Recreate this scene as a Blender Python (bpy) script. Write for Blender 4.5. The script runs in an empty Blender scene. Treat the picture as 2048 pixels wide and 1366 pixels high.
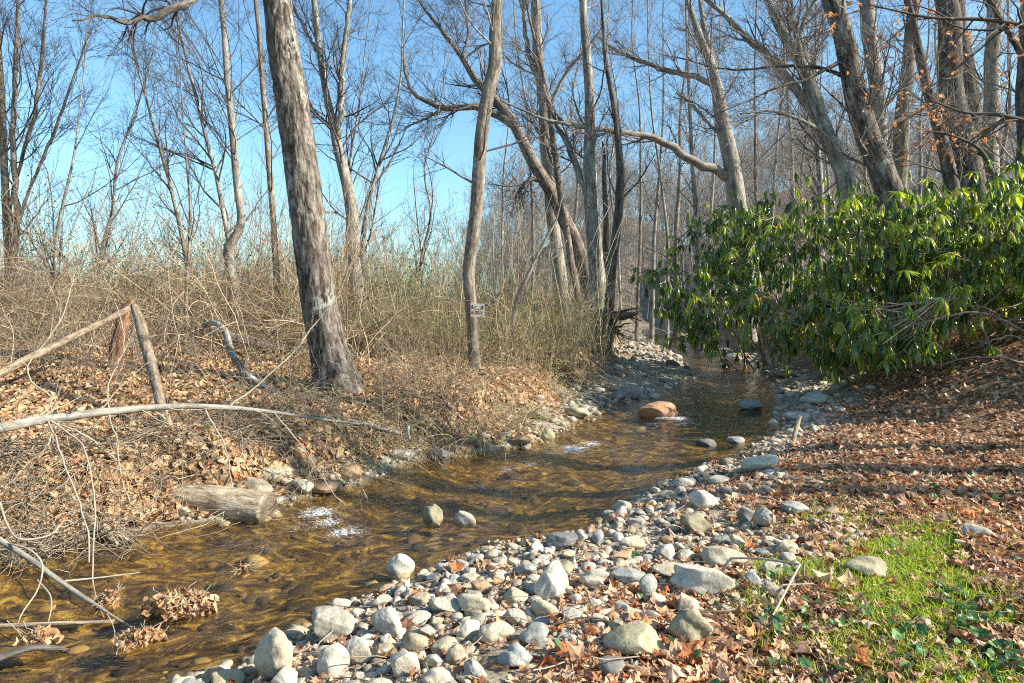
import bpy, bmesh, math
import numpy as np
from mathutils import Vector, noise as mnoise

S = bpy.context.scene
COL = S.collection
rng = np.random.default_rng(7)
F, CX, HY, EYE = 1365.0, 1024.0, 600.0, 1.7
W = -0.25                                   # water level

# ------------------------------------------------------------------ helpers
def tag(o, label=None, cat=None, group=None, kind=None):
    if label: o['label'] = label
    if cat: o['category'] = cat
    if group: o['group'] = group
    if kind: o['kind'] = kind
    return o

def thing(name, loc, label, cat, group=None):
    o = bpy.data.objects.new(name, None)
    COL.objects.link(o)
    o.location = loc
    o.empty_display_size = 0.1
    return tag(o, label, cat, group)

class MB:
    """collects geometry for one mesh"""
    def __init__(s):
        s.V = []; s.Q = []; s.T = []; s.A = []; s.C = []; s.n = 0
    def add(s, V, Q=None, T=None, a=None, tc=None):
        V = np.asarray(V, float).reshape(-1, 3)
        if Q is not None and len(Q): s.Q.append(np.asarray(Q, np.int64).reshape(-1, 4) + s.n)
        if T is not None and len(T): s.T.append(np.asarray(T, np.int64).reshape(-1, 3) + s.n)
        s.V.append(V); s.C.append(V if tc is None else tc)
        if a is None: a = np.zeros(len(V))
        s.A.append(np.broadcast_to(np.asarray(a, float), (len(V),)))
        s.n += len(V)
        return s
    def tubes(s, P, R, sides=3, a=None, cap=False):
        V, Q, T = tubes(P, R, sides, cap)
        if a is not None:
            a = np.asarray(a, float)
            if a.ndim == 1 and len(a) == len(P):
                a = np.repeat(a, len(V) // len(P))
        return s.add(V, Q, T, a, grain(P, R, sides, cap))
    def build(s, name, m, parent=None, smooth=True, loc=None, off=None):
        V = np.concatenate(s.V) if s.V else np.zeros((0, 3))
        if off is None: off = np.array(parent.location) if parent is not None else (np.array(loc) if loc is not None else np.zeros(3))
        V = V - off
        me = bpy.data.meshes.new(name)
        q = np.concatenate(s.Q) if s.Q else np.zeros((0, 4), np.int64)
        t = np.concatenate(s.T) if s.T else np.zeros((0, 3), np.int64)
        me.vertices.add(len(V)); me.vertices.foreach_set('co', V.astype(np.float32).ravel())
        idx = np.concatenate([q.ravel(), t.ravel()]).astype(np.int32)
        me.loops.add(len(idx)); me.loops.foreach_set('vertex_index', idx)
        npol = len(q) + len(t)
        me.polygons.add(npol)
        st = np.concatenate([np.arange(len(q)) * 4, len(q) * 4 + np.arange(len(t)) * 3]).astype(np.int32)
        me.polygons.foreach_set('loop_start', st)
        me.polygons.foreach_set('use_smooth', np.full(npol, smooth, bool))
        at = me.attributes.new('rnd', 'FLOAT', 'POINT')
        at.data.foreach_set('value', np.concatenate(s.A).astype(np.float32) if s.A else np.zeros(0, np.float32))
        if m is not None and m.get('grain'):
            at = me.attributes.new('tc', 'FLOAT_VECTOR', 'POINT'); at.data.foreach_set('vector', np.concatenate(s.C).astype(np.float32).ravel())
        me.update(calc_edges=True); me.validate()
        if m is not None: me.materials.append(m)
        o = bpy.data.objects.new(name, me); COL.objects.link(o)
        if parent is not None: o.parent = parent
        elif loc is not None: o.location = loc
        return o

def nrm(v):
    return v / np.maximum(np.linalg.norm(v, axis=-1, keepdims=True), 1e-9)

def tubes(P, R, sides=3, cap=False):
    P = np.asarray(P, float); R = np.asarray(R, float)
    N, K, _ = P.shape
    Tn = np.empty_like(P)
    Tn[:, 1:-1] = P[:, 2:] - P[:, :-2]
    Tn[:, 0] = P[:, 1] - P[:, 0]; Tn[:, -1] = P[:, -1] - P[:, -2]
    Tn = nrm(Tn)
    mean = nrm(P[:, -1] - P[:, 0])
    ref = np.zeros((N, 3)); ref[np.arange(N), np.argmin(np.abs(mean), axis=1)] = 1.0
    u = nrm(np.cross(Tn, ref[:, None, :])); v = np.cross(Tn, u)
    an = np.arange(sides) * 2 * math.pi / sides
    V = P[:, :, None, :] + R[:, :, None, None] * (np.cos(an)[None, None, :, None] * u[:, :, None, :] + np.sin(an)[None, None, :, None] * v[:, :, None, :])
    per = K * sides
    k, j = np.meshgrid(np.arange(K - 1), np.arange(sides), indexing='ij')
    k = k.ravel(); j = j.ravel(); j2 = (j + 1) % sides
    q = np.stack([k * sides + j, k * sides + j2, (k + 1) * sides + j2, (k + 1) * sides + j], 1)
    V = V.reshape(N, per, 3)
    if not cap:
        Q = (q[None] + (np.arange(N) * per)[:, None, None]).reshape(-1, 4)
        return V.reshape(-1, 3), Q, None
    V = np.concatenate([V, P[:, :1], P[:, -1:]], 1); per += 2
    j = np.arange(sides)
    t1 = np.stack([np.full(sides, per - 2), (j + 1) % sides, j], 1)
    b = (K - 1) * sides
    t2 = np.stack([np.full(sides, per - 1), b + j, b + (j + 1) % sides], 1)
    t = np.concatenate([t1, t2])
    o = (np.arange(N) * per)[:, None, None]
    return V.reshape(-1, 3), (q[None] + o).reshape(-1, 4), (t[None] + o).reshape(-1, 3)

def grain(P, R, sides, cap):
    """coordinates that run along each stem: x, y across it and z down its length"""
    P = np.asarray(P, float); R = np.asarray(R, float); N_, K, _ = P.shape
    s = np.concatenate([np.zeros((N_, 1)), np.cumsum(np.linalg.norm(np.diff(P, axis=1), axis=2), 1)], 1) + P[:, :1, 2] + P[:, :1, 0] * 3.7
    an = np.arange(sides) * 2 * math.pi / sides
    rm = np.maximum(R.mean(1), .02)[:, None, None] * np.ones((1, K, sides))
    C = np.stack([rm * np.cos(an) + P[:, :1, :1], rm * np.sin(an) + P[:, :1, 1:2], np.repeat(s[:, :, None], sides, 2)], -1).reshape(N_, K * sides, 3)
    if cap: C = np.concatenate([C, P[:, :1], P[:, -1:]], 1)
    return C.reshape(-1, 3)

def smooth(pts, K):
    """Catmull-Rom through rows of pts, K samples"""
    p = np.asarray(pts, float)
    if len(p) == 2: p = np.stack([p[0], (p[0] + p[1]) / 2, p[1]])
    seg = np.linalg.norm(np.diff(p[:, :3] if p.shape[1] >= 3 else p, axis=0), axis=1)
    s = np.concatenate([[0], np.cumsum(np.maximum(seg, 1e-6))]); s /= s[-1]
    pp = np.concatenate([[2 * p[0] - p[1]], p, [2 * p[-1] - p[-2]]])
    u = np.linspace(0, 1, K)
    i = np.clip(np.searchsorted(s, u, side='right') - 1, 0, len(p) - 2)
    t = ((u - s[i]) / (s[i + 1] - s[i]))[:, None]
    a, b, c, d = pp[i], pp[i + 1], pp[i + 2], pp[i + 3]
    return 0.5 * (2 * b + (c - a) * t + (2 * a - 5 * b + 4 * c - d) * t * t + (3 * b - a - 3 * c + d) * t ** 3)

def grow(P, R, n, t0, t1, L, La, ang, K, up, wig, rr, rmin, dirbias=None):
    N, K0, _ = P.shape
    idx = np.repeat(np.arange(N), n); M = len(idx)
    t = rng.uniform(t0, t1, M); f = t * (K0 - 1) * 0.999; i = f.astype(int); fr = (f - i)[:, None]
    base = P[idx, i] * (1 - fr) + P[idx, i + 1] * fr
    tan = nrm(P[idx, i + 1] - P[idx, i])
    r = R[idx, i] * (1 - fr[:, 0]) + R[idx, i + 1] * fr[:, 0]
    rv = rng.normal(0, 1, (M, 3)); perp = nrm(rv - (rv * tan).sum(1, keepdims=True) * tan)
    a = ang + rng.normal(0, 0.22, M)
    d = np.cos(a)[:, None] * tan + np.sin(a)[:, None] * perp
    ln = L * rng.uniform(0.55, 1.35, M) * (1 - La * t)
    out = np.empty((M, K, 3)); out[:, 0] = base
    for k in range(1, K):
        d = d + rng.normal(0, wig, (M, 3)); d[:, 2] += up / (K - 1)
        if dirbias is not None: d = d + np.asarray(dirbias) / (K - 1)
        d = nrm(d); out[:, k] = out[:, k - 1] + d * (ln / (K - 1))[:, None]
    r0 = np.maximum(r * rr, rmin)
    s = np.linspace(0, 1, K)[None]
    return out, np.maximum(r0[:, None] * (1 - 0.8 * s), rmin * 0.55)

def pw(px, py, Y):
    px = np.asarray(px, float); py = np.asarray(py, float); Y = np.asarray(Y, float)
    return np.stack(np.broadcast_arrays((px - CX) * Y / F, Y, EYE - (py - HY) * Y / F), -1)

def ss(x, a=0.0, b=1.0):
    x = np.clip((np.asarray(x, float) - a) / (b - a), 0, 1)
    return x * x * (3 - 2 * x)

# ------------------------------------------------------------------ terrain
LE = np.array([(-30, -6), (-13, 1.5), (-9, 3.2), (-6, 4.4), (-3.9, 5.2), (-3.35, 5.55), (-3.0, 5.9), (-2.3, 6.2), (-2.2, 6.65), (-1.62, 7.29), (-1.5, 7.7),
               (-1.15, 8.45), (-0.45, 8.75), (.15, 9.2), (.6, 10.2), (1.35, 11.6), (1.8, 12.9), (2.7, 13.7), (3.9, 15.7), (4.9, 18.4), (5.5, 22.2),
               (6.0, 26.6), (6.5, 33), (8.7, 48), (14, 80), (33, 120), (90, 300)], float)
RE = np.array([(-24, -9), (-8, -1.5), (-4, 1.5), (-1.9, 3.15), (-1.38, 3.6), (-1.15, 4.03), (-.97, 4.36), (-.72, 4.6), (-.5, 5.0), (-.1, 5.4), (.3, 5.55),
               (.8, 5.85), (.95, 6.3), (1.4, 6.9), (2.16, 7.83), (2.87, 8.6), (3.6, 9.5), (4.2, 10.6), (5.3, 13.3), (6.4, 16.6), (7.3, 20.5),
               (8.1, 29.6), (9.9, 44), (16, 80), (36, 120), (94, 300)], float)

def pdist(x, y, L):
    d = np.full(x.shape, 1e9)
    for (ax, ay), (bx, by) in zip(L[:-1], L[1:]):
        vx, vy = bx - ax, by - ay
        t = np.clip(((x - ax) * vx + (y - ay) * vy) / (vx * vx + vy * vy), 0, 1)
        d = np.minimum(d, np.hypot(x - ax - t * vx, y - ay - t * vy))
    return d

def vnoise(x, y, sc, seed=0):
    """cheap smooth value noise in [-1,1]"""
    x = np.asarray(x, float) / sc; y = np.asarray(y, float) / sc
    xi = np.floor(x).astype(np.int64); yi = np.floor(y).astype(np.int64)
    fx = x - xi; fy = y - yi; fx = fx * fx * (3 - 2 * fx); fy = fy * fy * (3 - 2 * fy)
    def h(i, j):
        n = (i * 374761393 + j * 668265263 + seed * 982451653) & 0x7fffffff
        n = ((n ^ (n >> 13)) * 1274126177) & 0x7fffffff
        return ((n ^ (n >> 16)) & 0xffff) / 32767.5 - 1
    return (h(xi, yi) * (1 - fx) + h(xi + 1, yi) * fx) * (1 - fy) + (h(xi, yi + 1) * (1 - fx) + h(xi + 1, yi + 1) * fx) * fy

GLY = [0, 5, 7, 8.2, 9, 10, 12, 15, 19, 27, 40, 60]
GLV = [.05, .08, .16, .22, .3, .45, .6, 1.5, 2.3, 1.5, .6, .4]
GRY = [0, 3, 4, 5, 6, 7, 8, 9, 11, 14, 18, 30]
GRV = [1.5, 1.8, 2.1, 2.0, 1.4, 1.0, .7, .8, 1.1, 1.2, .6, .4]

def zones(x, y):
    x = np.asarray(x, float); y = np.asarray(y, float)
    xl = np.interp(y, LE[:, 1], LE[:, 0]); xr = np.interp(y, RE[:, 1], RE[:, 0])
    dl = pdist(x, y, LE) * np.where(x < xl, 1, -1)
    dr = pdist(x, y, RE) * np.where(x > xr, 1, -1)
    return dl, dr

def ground_full(x, y):
    x = np.asarray(x, float); y = np.asarray(y, float)
    dl, dr = zones(x, y)
    gl = np.interp(y, GLY, GLV); gr = np.interp(y, GRY, GRV)
    n1 = vnoise(x, y, 1.7, 1); n2 = vnoise(x, y, 0.55, 2); n3 = vnoise(x, y, 0.2, 3)
    inside = np.minimum(-dl, -dr)
    zb = W - 0.03 - 0.13 * ss(inside, 0, 1.0) + 0.035 * n2 + 0.02 * n3 * ss(inside, 0, .3)
    b = dl - gl + 0.12 * n2
    zl = W + 0.015 + 0.10 * np.minimum(np.maximum(dl, 0), gl) + 0.46 * ss(b, 0, 0.6) + 0.085 * np.clip(b - 0.3, 0, 7) \
        + (0.05 * n1 + 0.03 * n2) * ss(b, 0, 1) + 0.012 * n3
    zl = zl + 0.05 * n1 * ss(dl, 3, 6) + 0.25 * ss(y, 13, 20) * ss(b, .5, 3)
    zr = W + 0.015 + 0.26 * (1 - np.exp(-np.maximum(dr, 0) / 1.15)) + (0.03 * n1 + 0.018 * n2) * ss(dr, 0, 1) + 0.01 * n3
    rise = 0.42 * np.clip(x - 5.7 - 0.12 * np.clip(y - 11, 0, 30), 0, 5) * ss(y, 7.5, 11) * ss(dr, .6, 2.5)
    zr = zr + rise + 0.10 * n1 * ss(rise, 0, .5)
    z = np.where(inside > 0, zb, np.where(dl > 0, zl, zr))
    zh = ss(y, 40, 115) * 19 * (1 - np.exp(-np.maximum(x + 1.5 + 2 * vnoise(x, y, 25, 8), 0) / 12)) * (.55 + .45 * ss(np.maximum(dl, dr), 1, 12))
    far = np.hypot(x, y)
    z = z + zh + 1.2 * vnoise(x, y, 40, 5) * ss(far, 40, 120) * 0.6
    return z, dl, dr, gl, gr, b

def gz(x, y):
    return ground_full(np.atleast_1d(x), np.atleast_1d(y))[0]

def gz1(x, y):
    return float(gz(x, y)[0])

YS = np.concatenate([np.arange(2.4, 30, 0.02), np.arange(30, 200, .5)])
def hit(px, py):
    """where the view ray through a photo pixel meets the ground"""
    p = pw(np.full(len(YS), px), np.full(len(YS), py), YS)
    g = gz(p[:, 0], p[:, 1])
    g = np.maximum(g, W)
    k = np.argmax(g >= p[:, 2])
    return np.array([p[k, 0], p[k, 1], g[k]])

def axis(lo, hi, a, b, step, far_n):
    core = np.arange(a, b + 1e-6, step)
    l = a - np.geomspace(step, a - lo, far_n)[::-1] if lo < a else np.zeros(0)
    r = b + np.geomspace(step, hi - b, far_n)
    return np.concatenate([l, core, r])

# ------------------------------------------------------------------ materials
def new_mat(name):
    m = bpy.data.materials.new(name); m.use_nodes = True
    nt = m.node_tree; nt.nodes.clear()
    out = nt.nodes.new('ShaderNodeOutputMaterial')
    return m, nt, out

def N(nt, t, **kw):
    n = nt.nodes.new(t)
    for k, v in kw.items():
        if k.startswith('_'): setattr(n, k[1:], v)
        else: n.inputs[k.replace('__', ' ')].default_value = v
    return n

def ramp(nt, fac, stops, interp='LINEAR'):
    r = nt.nodes.new('ShaderNodeValToRGB'); e = r.color_ramp.elements
    r.color_ramp.interpolation = interp
    while len(e) < len(stops): e.new(0.5)
    for k, (p, c) in enumerate(stops):
        e[k].position = p; e[k].color = (c[0], c[1], c[2], 1)
    if fac is not None: nt.links.new(fac, r.inputs[0])
    return r

def tex(nt, kind, scale, vec=None, stretch=None, **kw):
    n = nt.nodes.new(kind)
    n.inputs['Scale'].default_value = scale
    for k, v in kw.items():
        if k.startswith('_'): setattr(n, k[1:], v)
        else: n.inputs[k].default_value = v
    if vec is not None:
        if stretch is not None:
            mp = nt.nodes.new('ShaderNodeMapping'); mp.inputs['Scale'].default_value = stretch
            nt.links.new(vec, mp.inputs['Vector']); vec = mp.outputs[0]
        nt.links.new(vec, n.inputs['Vector'])
    return n

def mixc(nt, fac, a, b, mode='MIX'):
    m = nt.nodes.new('ShaderNodeMix'); m.data_type = 'RGBA'; m.blend_type = mode
    for sock, v in ((m.inputs[0], fac), (m.inputs[6], a), (m.inputs[7], b)):
        if hasattr(v, 'is_output'): nt.links.new(v, sock)
        elif isinstance(v, (int, float)): sock.default_value = v
        else: sock.default_value = (v[0], v[1], v[2], 1)
    return m.outputs[2]

def math_(nt, op, a, b=0.0, clamp=False):
    m = nt.nodes.new('ShaderNodeMath'); m.operation = op; m.use_clamp = clamp
    for k, v in enumerate((a, b)):
        if hasattr(v, 'is_output'): nt.links.new(v, m.inputs[k])
        else: m.inputs[k].default_value = v
    return m.outputs[0]

def finish(nt, out, color, rough=0.85, bump=None, bump_d=0.02, spec=0.3, transl=0.0, tcol=None, bstr=1.0):
    p = nt.nodes.new('ShaderNodeBsdfPrincipled')
    p.inputs['Roughness'].default_value = rough
    p.inputs['Specular IOR Level'].default_value = spec
    if hasattr(color, 'is_output'): nt.links.new(color, p.inputs['Base Color'])
    else: p.inputs['Base Color'].default_value = (*color, 1)
    if bump is not None:
        b = nt.nodes.new('ShaderNodeBump'); b.inputs['Distance'].default_value = bump_d; b.inputs['Strength'].default_value = bstr
        nt.links.new(bump, b.inputs['Height']); nt.links.new(b.outputs[0], p.inputs['Normal'])
    sh = p.outputs[0]
    if transl > 0:
        t = nt.nodes.new('ShaderNodeBsdfTranslucent')
        c = tcol if tcol is not None else color
        if hasattr(c, 'is_output'): nt.links.new(c, t.inputs[0])
        else: t.inputs[0].default_value = (*c, 1)
        mx = nt.nodes.new('ShaderNodeMixShader'); mx.inputs[0].default_value = transl
        nt.links.new(sh, mx.inputs[1]); nt.links.new(t.outputs[0], mx.inputs[2]); sh = mx.outputs[0]
    nt.links.new(sh, out.inputs[0])

def objc(nt):
    return nt.nodes.new('ShaderNodeTexCoord').outputs['Object']

def attr(nt, name='rnd'):
    a = nt.nodes.new('ShaderNodeAttribute'); a.attribute_name = name
    return a.outputs['Fac']

def bark(name, dark, mid, light, lichen=None, sc=1.0, lich=0.5, bump_d=0.03, fur_k=.4):
    m, nt, out = new_mat(name); m['grain'] = 1
    at_ = nt.nodes.new('ShaderNodeAttribute'); at_.attribute_name = 'tc'; v = at_.outputs['Vector']
    n1 = tex(nt, 'ShaderNodeTexNoise', 9 * sc, v, (1, 1, .22), Detail=6, Roughness=.65)
    n2 = tex(nt, 'ShaderNodeTexNoise', 30 * sc, v, (1, 1, .35), Detail=5, Roughness=.6)
    h = math_(nt, 'ADD', math_(nt, 'MULTIPLY', n1.outputs[0], .65), math_(nt, 'MULTIPLY', n2.outputs[0], .35))
    c = ramp(nt, h, [(.36, dark), (.47, mid), (.6, light), (.75, [q * 1.15 for q in light])]).outputs[0]
    fz = tex(nt, 'ShaderNodeTexNoise', 6.5 * sc, v, (1, 1, .16), Detail=4, Roughness=.55)
    fur = ramp(nt, math_(nt, 'ABSOLUTE', math_(nt, 'SUBTRACT', fz.outputs[0], .5)), [(.0, (.22, .20, .18)), (.035, (.7, .68, .66)), (.08, (1, 1, 1))]).outputs[0]
    c = mixc(nt, fur_k, c, fur, 'MULTIPLY')
    if lichen is not None:
        l = tex(nt, 'ShaderNodeTexNoise', 3.2 * sc, v, (1, 1, .6), Detail=8, Roughness=.7)
        f = ramp(nt, l.outputs[0], [(lich, (0, 0, 0)), (lich + .07, (1, 1, 1))]).outputs[0]
        fm = math_(nt, 'MULTIPLY', f, math_(nt, 'GREATER_THAN', h, .46))
        c = mixc(nt, math_(nt, 'MULTIPLY', fm, .85), c, lichen)
    finish(nt, out, c, .9, h, bump_d, .15)
    return m

M = {}
M['bark_furrowed'] = bark('furrowed_bark', (.03, .023, .018), (.12, .098, .08), (.26, .225, .19), (.31, .315, .265), 1.3, .56, .05, .9)
M['bark_grey'] = bark('grey_bark', (.08, .07, .062), (.21, .19, .165), (.37, .34, .295), (.44, .45, .39), 1.2, .55)
M['bark_brown'] = bark('brown_bark', (.045, .036, .029), (.16, .128, .10), (.31, .26, .205), (.36, .34, .28), 1.3, .6)
M['bark_pale'] = bark('pale_bark', (.12, .10, .085), (.25, .22, .185), (.37, .335, .285), (.5, .5, .44), 1.1, .6)
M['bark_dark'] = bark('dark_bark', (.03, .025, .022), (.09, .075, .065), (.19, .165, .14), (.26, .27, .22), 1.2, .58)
M['wood_old'] = bark('weathered_wood', (.075, .053, .036), (.22, .165, .115), (.39, .31, .22), None, 2.2)
M['bark_smooth'] = bark('smooth_sapling_bark', (.16, .145, .12), (.25, .23, .195), (.34, .315, .265), (.42, .42, .37), 2.5, .58, .006)
M['wood_red'] = bark('reddish_rotting_wood', (.05, .025, .016), (.19, .095, .055), (.34, .2, .12), None, 2.0)
M['wood_log'] = bark('bleached_log', (.11, .08, .05), (.31, .235, .155), (.50, .415, .30), None, 1.6)

def simple_ramp_mat(name, stops, rough=.8, transl=0.0, spec=.2, tmul=None, vary=0.35, interp='LINEAR'):
    m, nt, out = new_mat(name)
    a = attr(nt)
    c = ramp(nt, a, stops, interp).outputs[0]
    n = tex(nt, 'ShaderNodeTexNoise', 22, objc(nt), Detail=3)
    c = mixc(nt, vary, c, ramp(nt, n.outputs[0], [(.3, (.35, .33, .3)), (.6, (1, 1, 1)), (.75, (1.3, 1.28, 1.2))]).outputs[0], 'MULTIPLY')
    tc = c
    if tmul is not None: tc = mixc(nt, 1.0, c, tmul, 'MULTIPLY')
    finish(nt, out, c, rough, None, .01, spec, transl, tc)
    return m

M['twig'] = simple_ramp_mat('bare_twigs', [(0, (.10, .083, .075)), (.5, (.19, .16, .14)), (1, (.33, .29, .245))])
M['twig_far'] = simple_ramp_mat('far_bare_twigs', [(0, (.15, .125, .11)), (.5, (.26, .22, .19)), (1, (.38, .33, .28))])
M['twig_dark'] = simple_ramp_mat('dark_twigs', [(0, (.05, .042, .045)), (1, (.14, .115, .10))])
M['twig_pale'] = simple_ramp_mat('dry_pale_twigs', [(0, (.15, .11, .075)), (.5, (.28, .22, .155)), (1, (.40, .34, .26))])
M['dry_stem'] = simple_ramp_mat('dry_stems', [(0, (.20, .14, .09)), (.4, (.40, .305, .19)), (.75, (.60, .50, .34)), (1, (.40, .40, .18))])
M['bramble'] = simple_ramp_mat('bramble_stems', [(0, (.17, .105, .065)), (.5, (.39, .28, .18)), (1, (.62, .50, .35))])
LEAFSTOPS = [(0, (.13, .06, .034)), (.15, (.29, .135, .068)), (.32, (.46, .25, .135)), (.52, (.58, .345, .195)), (.74, (.73, .52, .345)), (.84, (.64, .33, .14)), (.93, (.58, .20, .06)), (1, (.47, .12, .035))]
M['litter'] = simple_ramp_mat('fallen_leaves', LEAFSTOPS, .6, .22, .35, vary=.4)
M['litter_gold'] = simple_ramp_mat('golden_fallen_leaves', [(0, (.17, .085, .045)), (.25, (.40, .225, .115)), (.55, (.61, .375, .195)), (.82, (.75, .54, .33)), (.95, (.60, .30, .12)), (1, (.5, .17, .05))], .65, .25, .3, vary=.4)
M['orange_leaf'] = simple_ramp_mat('orange_leaf', [(0, (.5, .16, .05)), (.5, (.62, .27, .10)), (1, (.66, .40, .22))], .6, .4, .3)
M['rhodo'] = simple_ramp_mat('glossy_evergreen_leaf', [(0, (.045, .09, .018)), (.4, (.13, .21, .035)), (.75, (.31, .39, .065)), (.95, (.50, .48, .10)), (1, (.60, .42, .12))], .2, .5, .9, tmul=(2.2, 2.0, .5), vary=.2)
M['green_leaf'] = simple_ramp_mat('small_green_leaf', [(0, (.06, .10, .025)), (.5, (.14, .19, .045)), (1, (.34, .34, .08))], .5, .35, .3, tmul=(1.4, 1.4, .6))
M['olive_leaf'] = simple_ramp_mat('olive_thicket_leaf', [(0, (.13, .15, .035)), (.5, (.26, .29, .07)), (.8, (.42, .42, .12)), (1, (.50, .30, .14))], .6, .35, .25)
M['grass'] = simple_ramp_mat('grass_blades', [(0, (.17, .28, .03)), (.55, (.34, .48, .055)), (.8, (.50, .58, .11)), (.92, (.55, .47, .22)), (1, (.6, .5, .3))], .55, .4, .3, tmul=(1.3, 1.2, .5))
M['weed'] = simple_ramp_mat('low_weeds', [(0, (.035, .10, .03)), (.6, (.08, .19, .06)), (1, (.2, .32, .1))], .4, .25, .4)

def stone_mat(name, c, c2, lo=None):
    m, nt, out = new_mat(name)
    v = objc(nt)
    oi = nt.nodes.new('ShaderNodeObjectInfo')
    off = nt.nodes.new('ShaderNodeVectorMath'); off.operation = 'ADD'
    sc = nt.nodes.new('ShaderNodeVectorMath'); sc.operation = 'SCALE'; sc.inputs[3].default_value = 1.0
    cmb = nt.nodes.new('ShaderNodeCombineXYZ'); r10 = math_(nt, 'MULTIPLY', oi.outputs['Random'], 37.0)
    for k in range(3): nt.links.new(r10, cmb.inputs[k])
    nt.links.new(v, off.inputs[0]); nt.links.new(cmb.outputs[0], off.inputs[1])
    v = off.outputs[0]
    n1 = tex(nt, 'ShaderNodeTexNoise', 7, v, Detail=5, Roughness=.6)
    n2 = tex(nt, 'ShaderNodeTexNoise', 60, v, Detail=4, Roughness=.7)
    n3 = tex(nt, 'ShaderNodeTexNoise', 22, v, (1, .3, 1), Detail=5)
    col = ramp(nt, n1.outputs[0], [(.3, c2), (.5, c), (.7, [min(1, q * 1.15) for q in c])]).outputs[0]
    col = mixc(nt, .5, col, ramp(nt, n2.outputs[0], [(.33, (.45, .43, .40)), (.5, (1, 1, 1)), (.7, (1.15, 1.15, 1.13))]).outputs[0], 'MULTIPLY')
    col = mixc(nt, .4, col, ramp(nt, n3.outputs[0], [(.36, (.55, .50, .43)), (.5, (1, 1, 1))]).outputs[0], 'MULTIPLY')
    # each stone gets its own random overall tone
    val = math_(nt, 'ADD', math_(nt, 'MULTIPLY', oi.outputs['Random'], .4), .8)
    g = nt.nodes.new('ShaderNodeVectorMath'); g.operation = 'SCALE'
    nt.links.new(col, g.inputs[0]); nt.links.new(val, g.inputs[3])
    h = math_(nt, 'ADD', n2.outputs[0], math_(nt, 'MULTIPLY', n3.outputs[0], .8))
    finish(nt, out, g.outputs[0], .82, h, .006, .25)
    return m

STC = {'buff': ((.44, .37, .265), (.30, .245, .165)), 'pale grey': ((.42, .375, .30), (.29, .26, .205)), 'blue-grey': ((.30, .295, .265), (.20, .195, .175)),
       'olive': ((.33, .29, .19), (.21, .18, .11)), 'dark grey': ((.17, .165, .15), (.10, .095, .085)), 'brown': ((.32, .21, .13), (.2, .12, .07)),
       'whitish': ((.52, .47, .38), (.38, .335, .265)), 'orange-brown': ((.33, .19, .105), (.21, .105, .055))}
for k, (a, b) in STC.items(): M['st_' + k] = stone_mat('stone_' + k.replace(' ', '_').replace('-', '_'), a, b)

def pebble_mat(name, stops):
    m, nt, out = new_mat(name)
    c = ramp(nt, attr(nt), stops).outputs[0]
    n2 = tex(nt, 'ShaderNodeTexNoise', 60, objc(nt), Detail=4, Roughness=.7)
    c = mixc(nt, .5, c, ramp(nt, n2.outputs[0], [(.3, (.5, .48, .44)), (.55, (1, 1, 1)), (.75, (1.15, 1.15, 1.1))]).outputs[0], 'MULTIPLY')
    finish(nt, out, c, .8, n2.outputs[0], .005, .25)
    return m
M['gravel'] = pebble_mat('gravel', [(0, (.12, .10, .08)), (.3, (.29, .245, .185)), (.6, (.42, .36, .275)), (.85, (.54, .48, .39)), (1, (.34, .22, .14))])
M['bedstone'] = pebble_mat('bed_cobbles', [(0, (.02, .014, .009)), (.35, (.055, .036, .017)), (.65, (.13, .085, .03)), (.87, (.30, .20, .06)), (1, (.40, .30, .15))])

# ground
m, nt, out = new_mat('forest_ground')
v = objc(nt)
n1 = tex(nt, 'ShaderNodeTexNoise', 14, v, Detail=6, Roughness=.65)
vo = tex(nt, 'ShaderNodeTexVoronoi', 17, v)
lf = math_(nt, 'ADD', math_(nt, 'MULTIPLY', n1.outputs[0], .5), math_(nt, 'MULTIPLY', vo.outputs['Color'], .5))
soil = ramp(nt, lf, [(.2, (.045, .028, .018)), (.42, (.15, .085, .05)), (.6, (.28, .175, .10)), (.8, (.38, .26, .16))]).outputs[0]
n4 = tex(nt, 'ShaderNodeTexNoise', 45, v, Detail=6, Roughness=.7)
grv = ramp(nt, n4.outputs[0], [(.3, (.13, .11, .08)), (.5, (.32, .275, .21)), (.7, (.48, .42, .33))]).outputs[0]
c = mixc(nt, attr(nt, 'gravel'), soil, grv)
nb = tex(nt, 'ShaderNodeTexNoise', 4.5, v, (1, 1.5, 1), Detail=8, Roughness=.74, Distortion=1.3)
bed = ramp(nt, nb.outputs[0], [(.35, (.014, .010, .007)), (.45, (.05, .031, .013)), (.53, (.14, .082, .022)), (.61, (.34, .22, .05)), (.69, (.62, .45, .13))]).outputs[0]
c = mixc(nt, attr(nt, 'bed'), c, bed)
n5 = tex(nt, 'ShaderNodeTexNoise', .9, v, Detail=9, Roughness=.75)
field = ramp(nt, n5.outputs[0], [(.35, (.13, .098, .075)), (.5, (.21, .165, .125)), (.65, (.30, .245, .19))]).outputs[0]
c = mixc(nt, attr(nt, 'far'), c, field)
finish(nt, out, c, .95, n4.outputs[0], .02, .1)
M['ground'] = m

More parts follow.
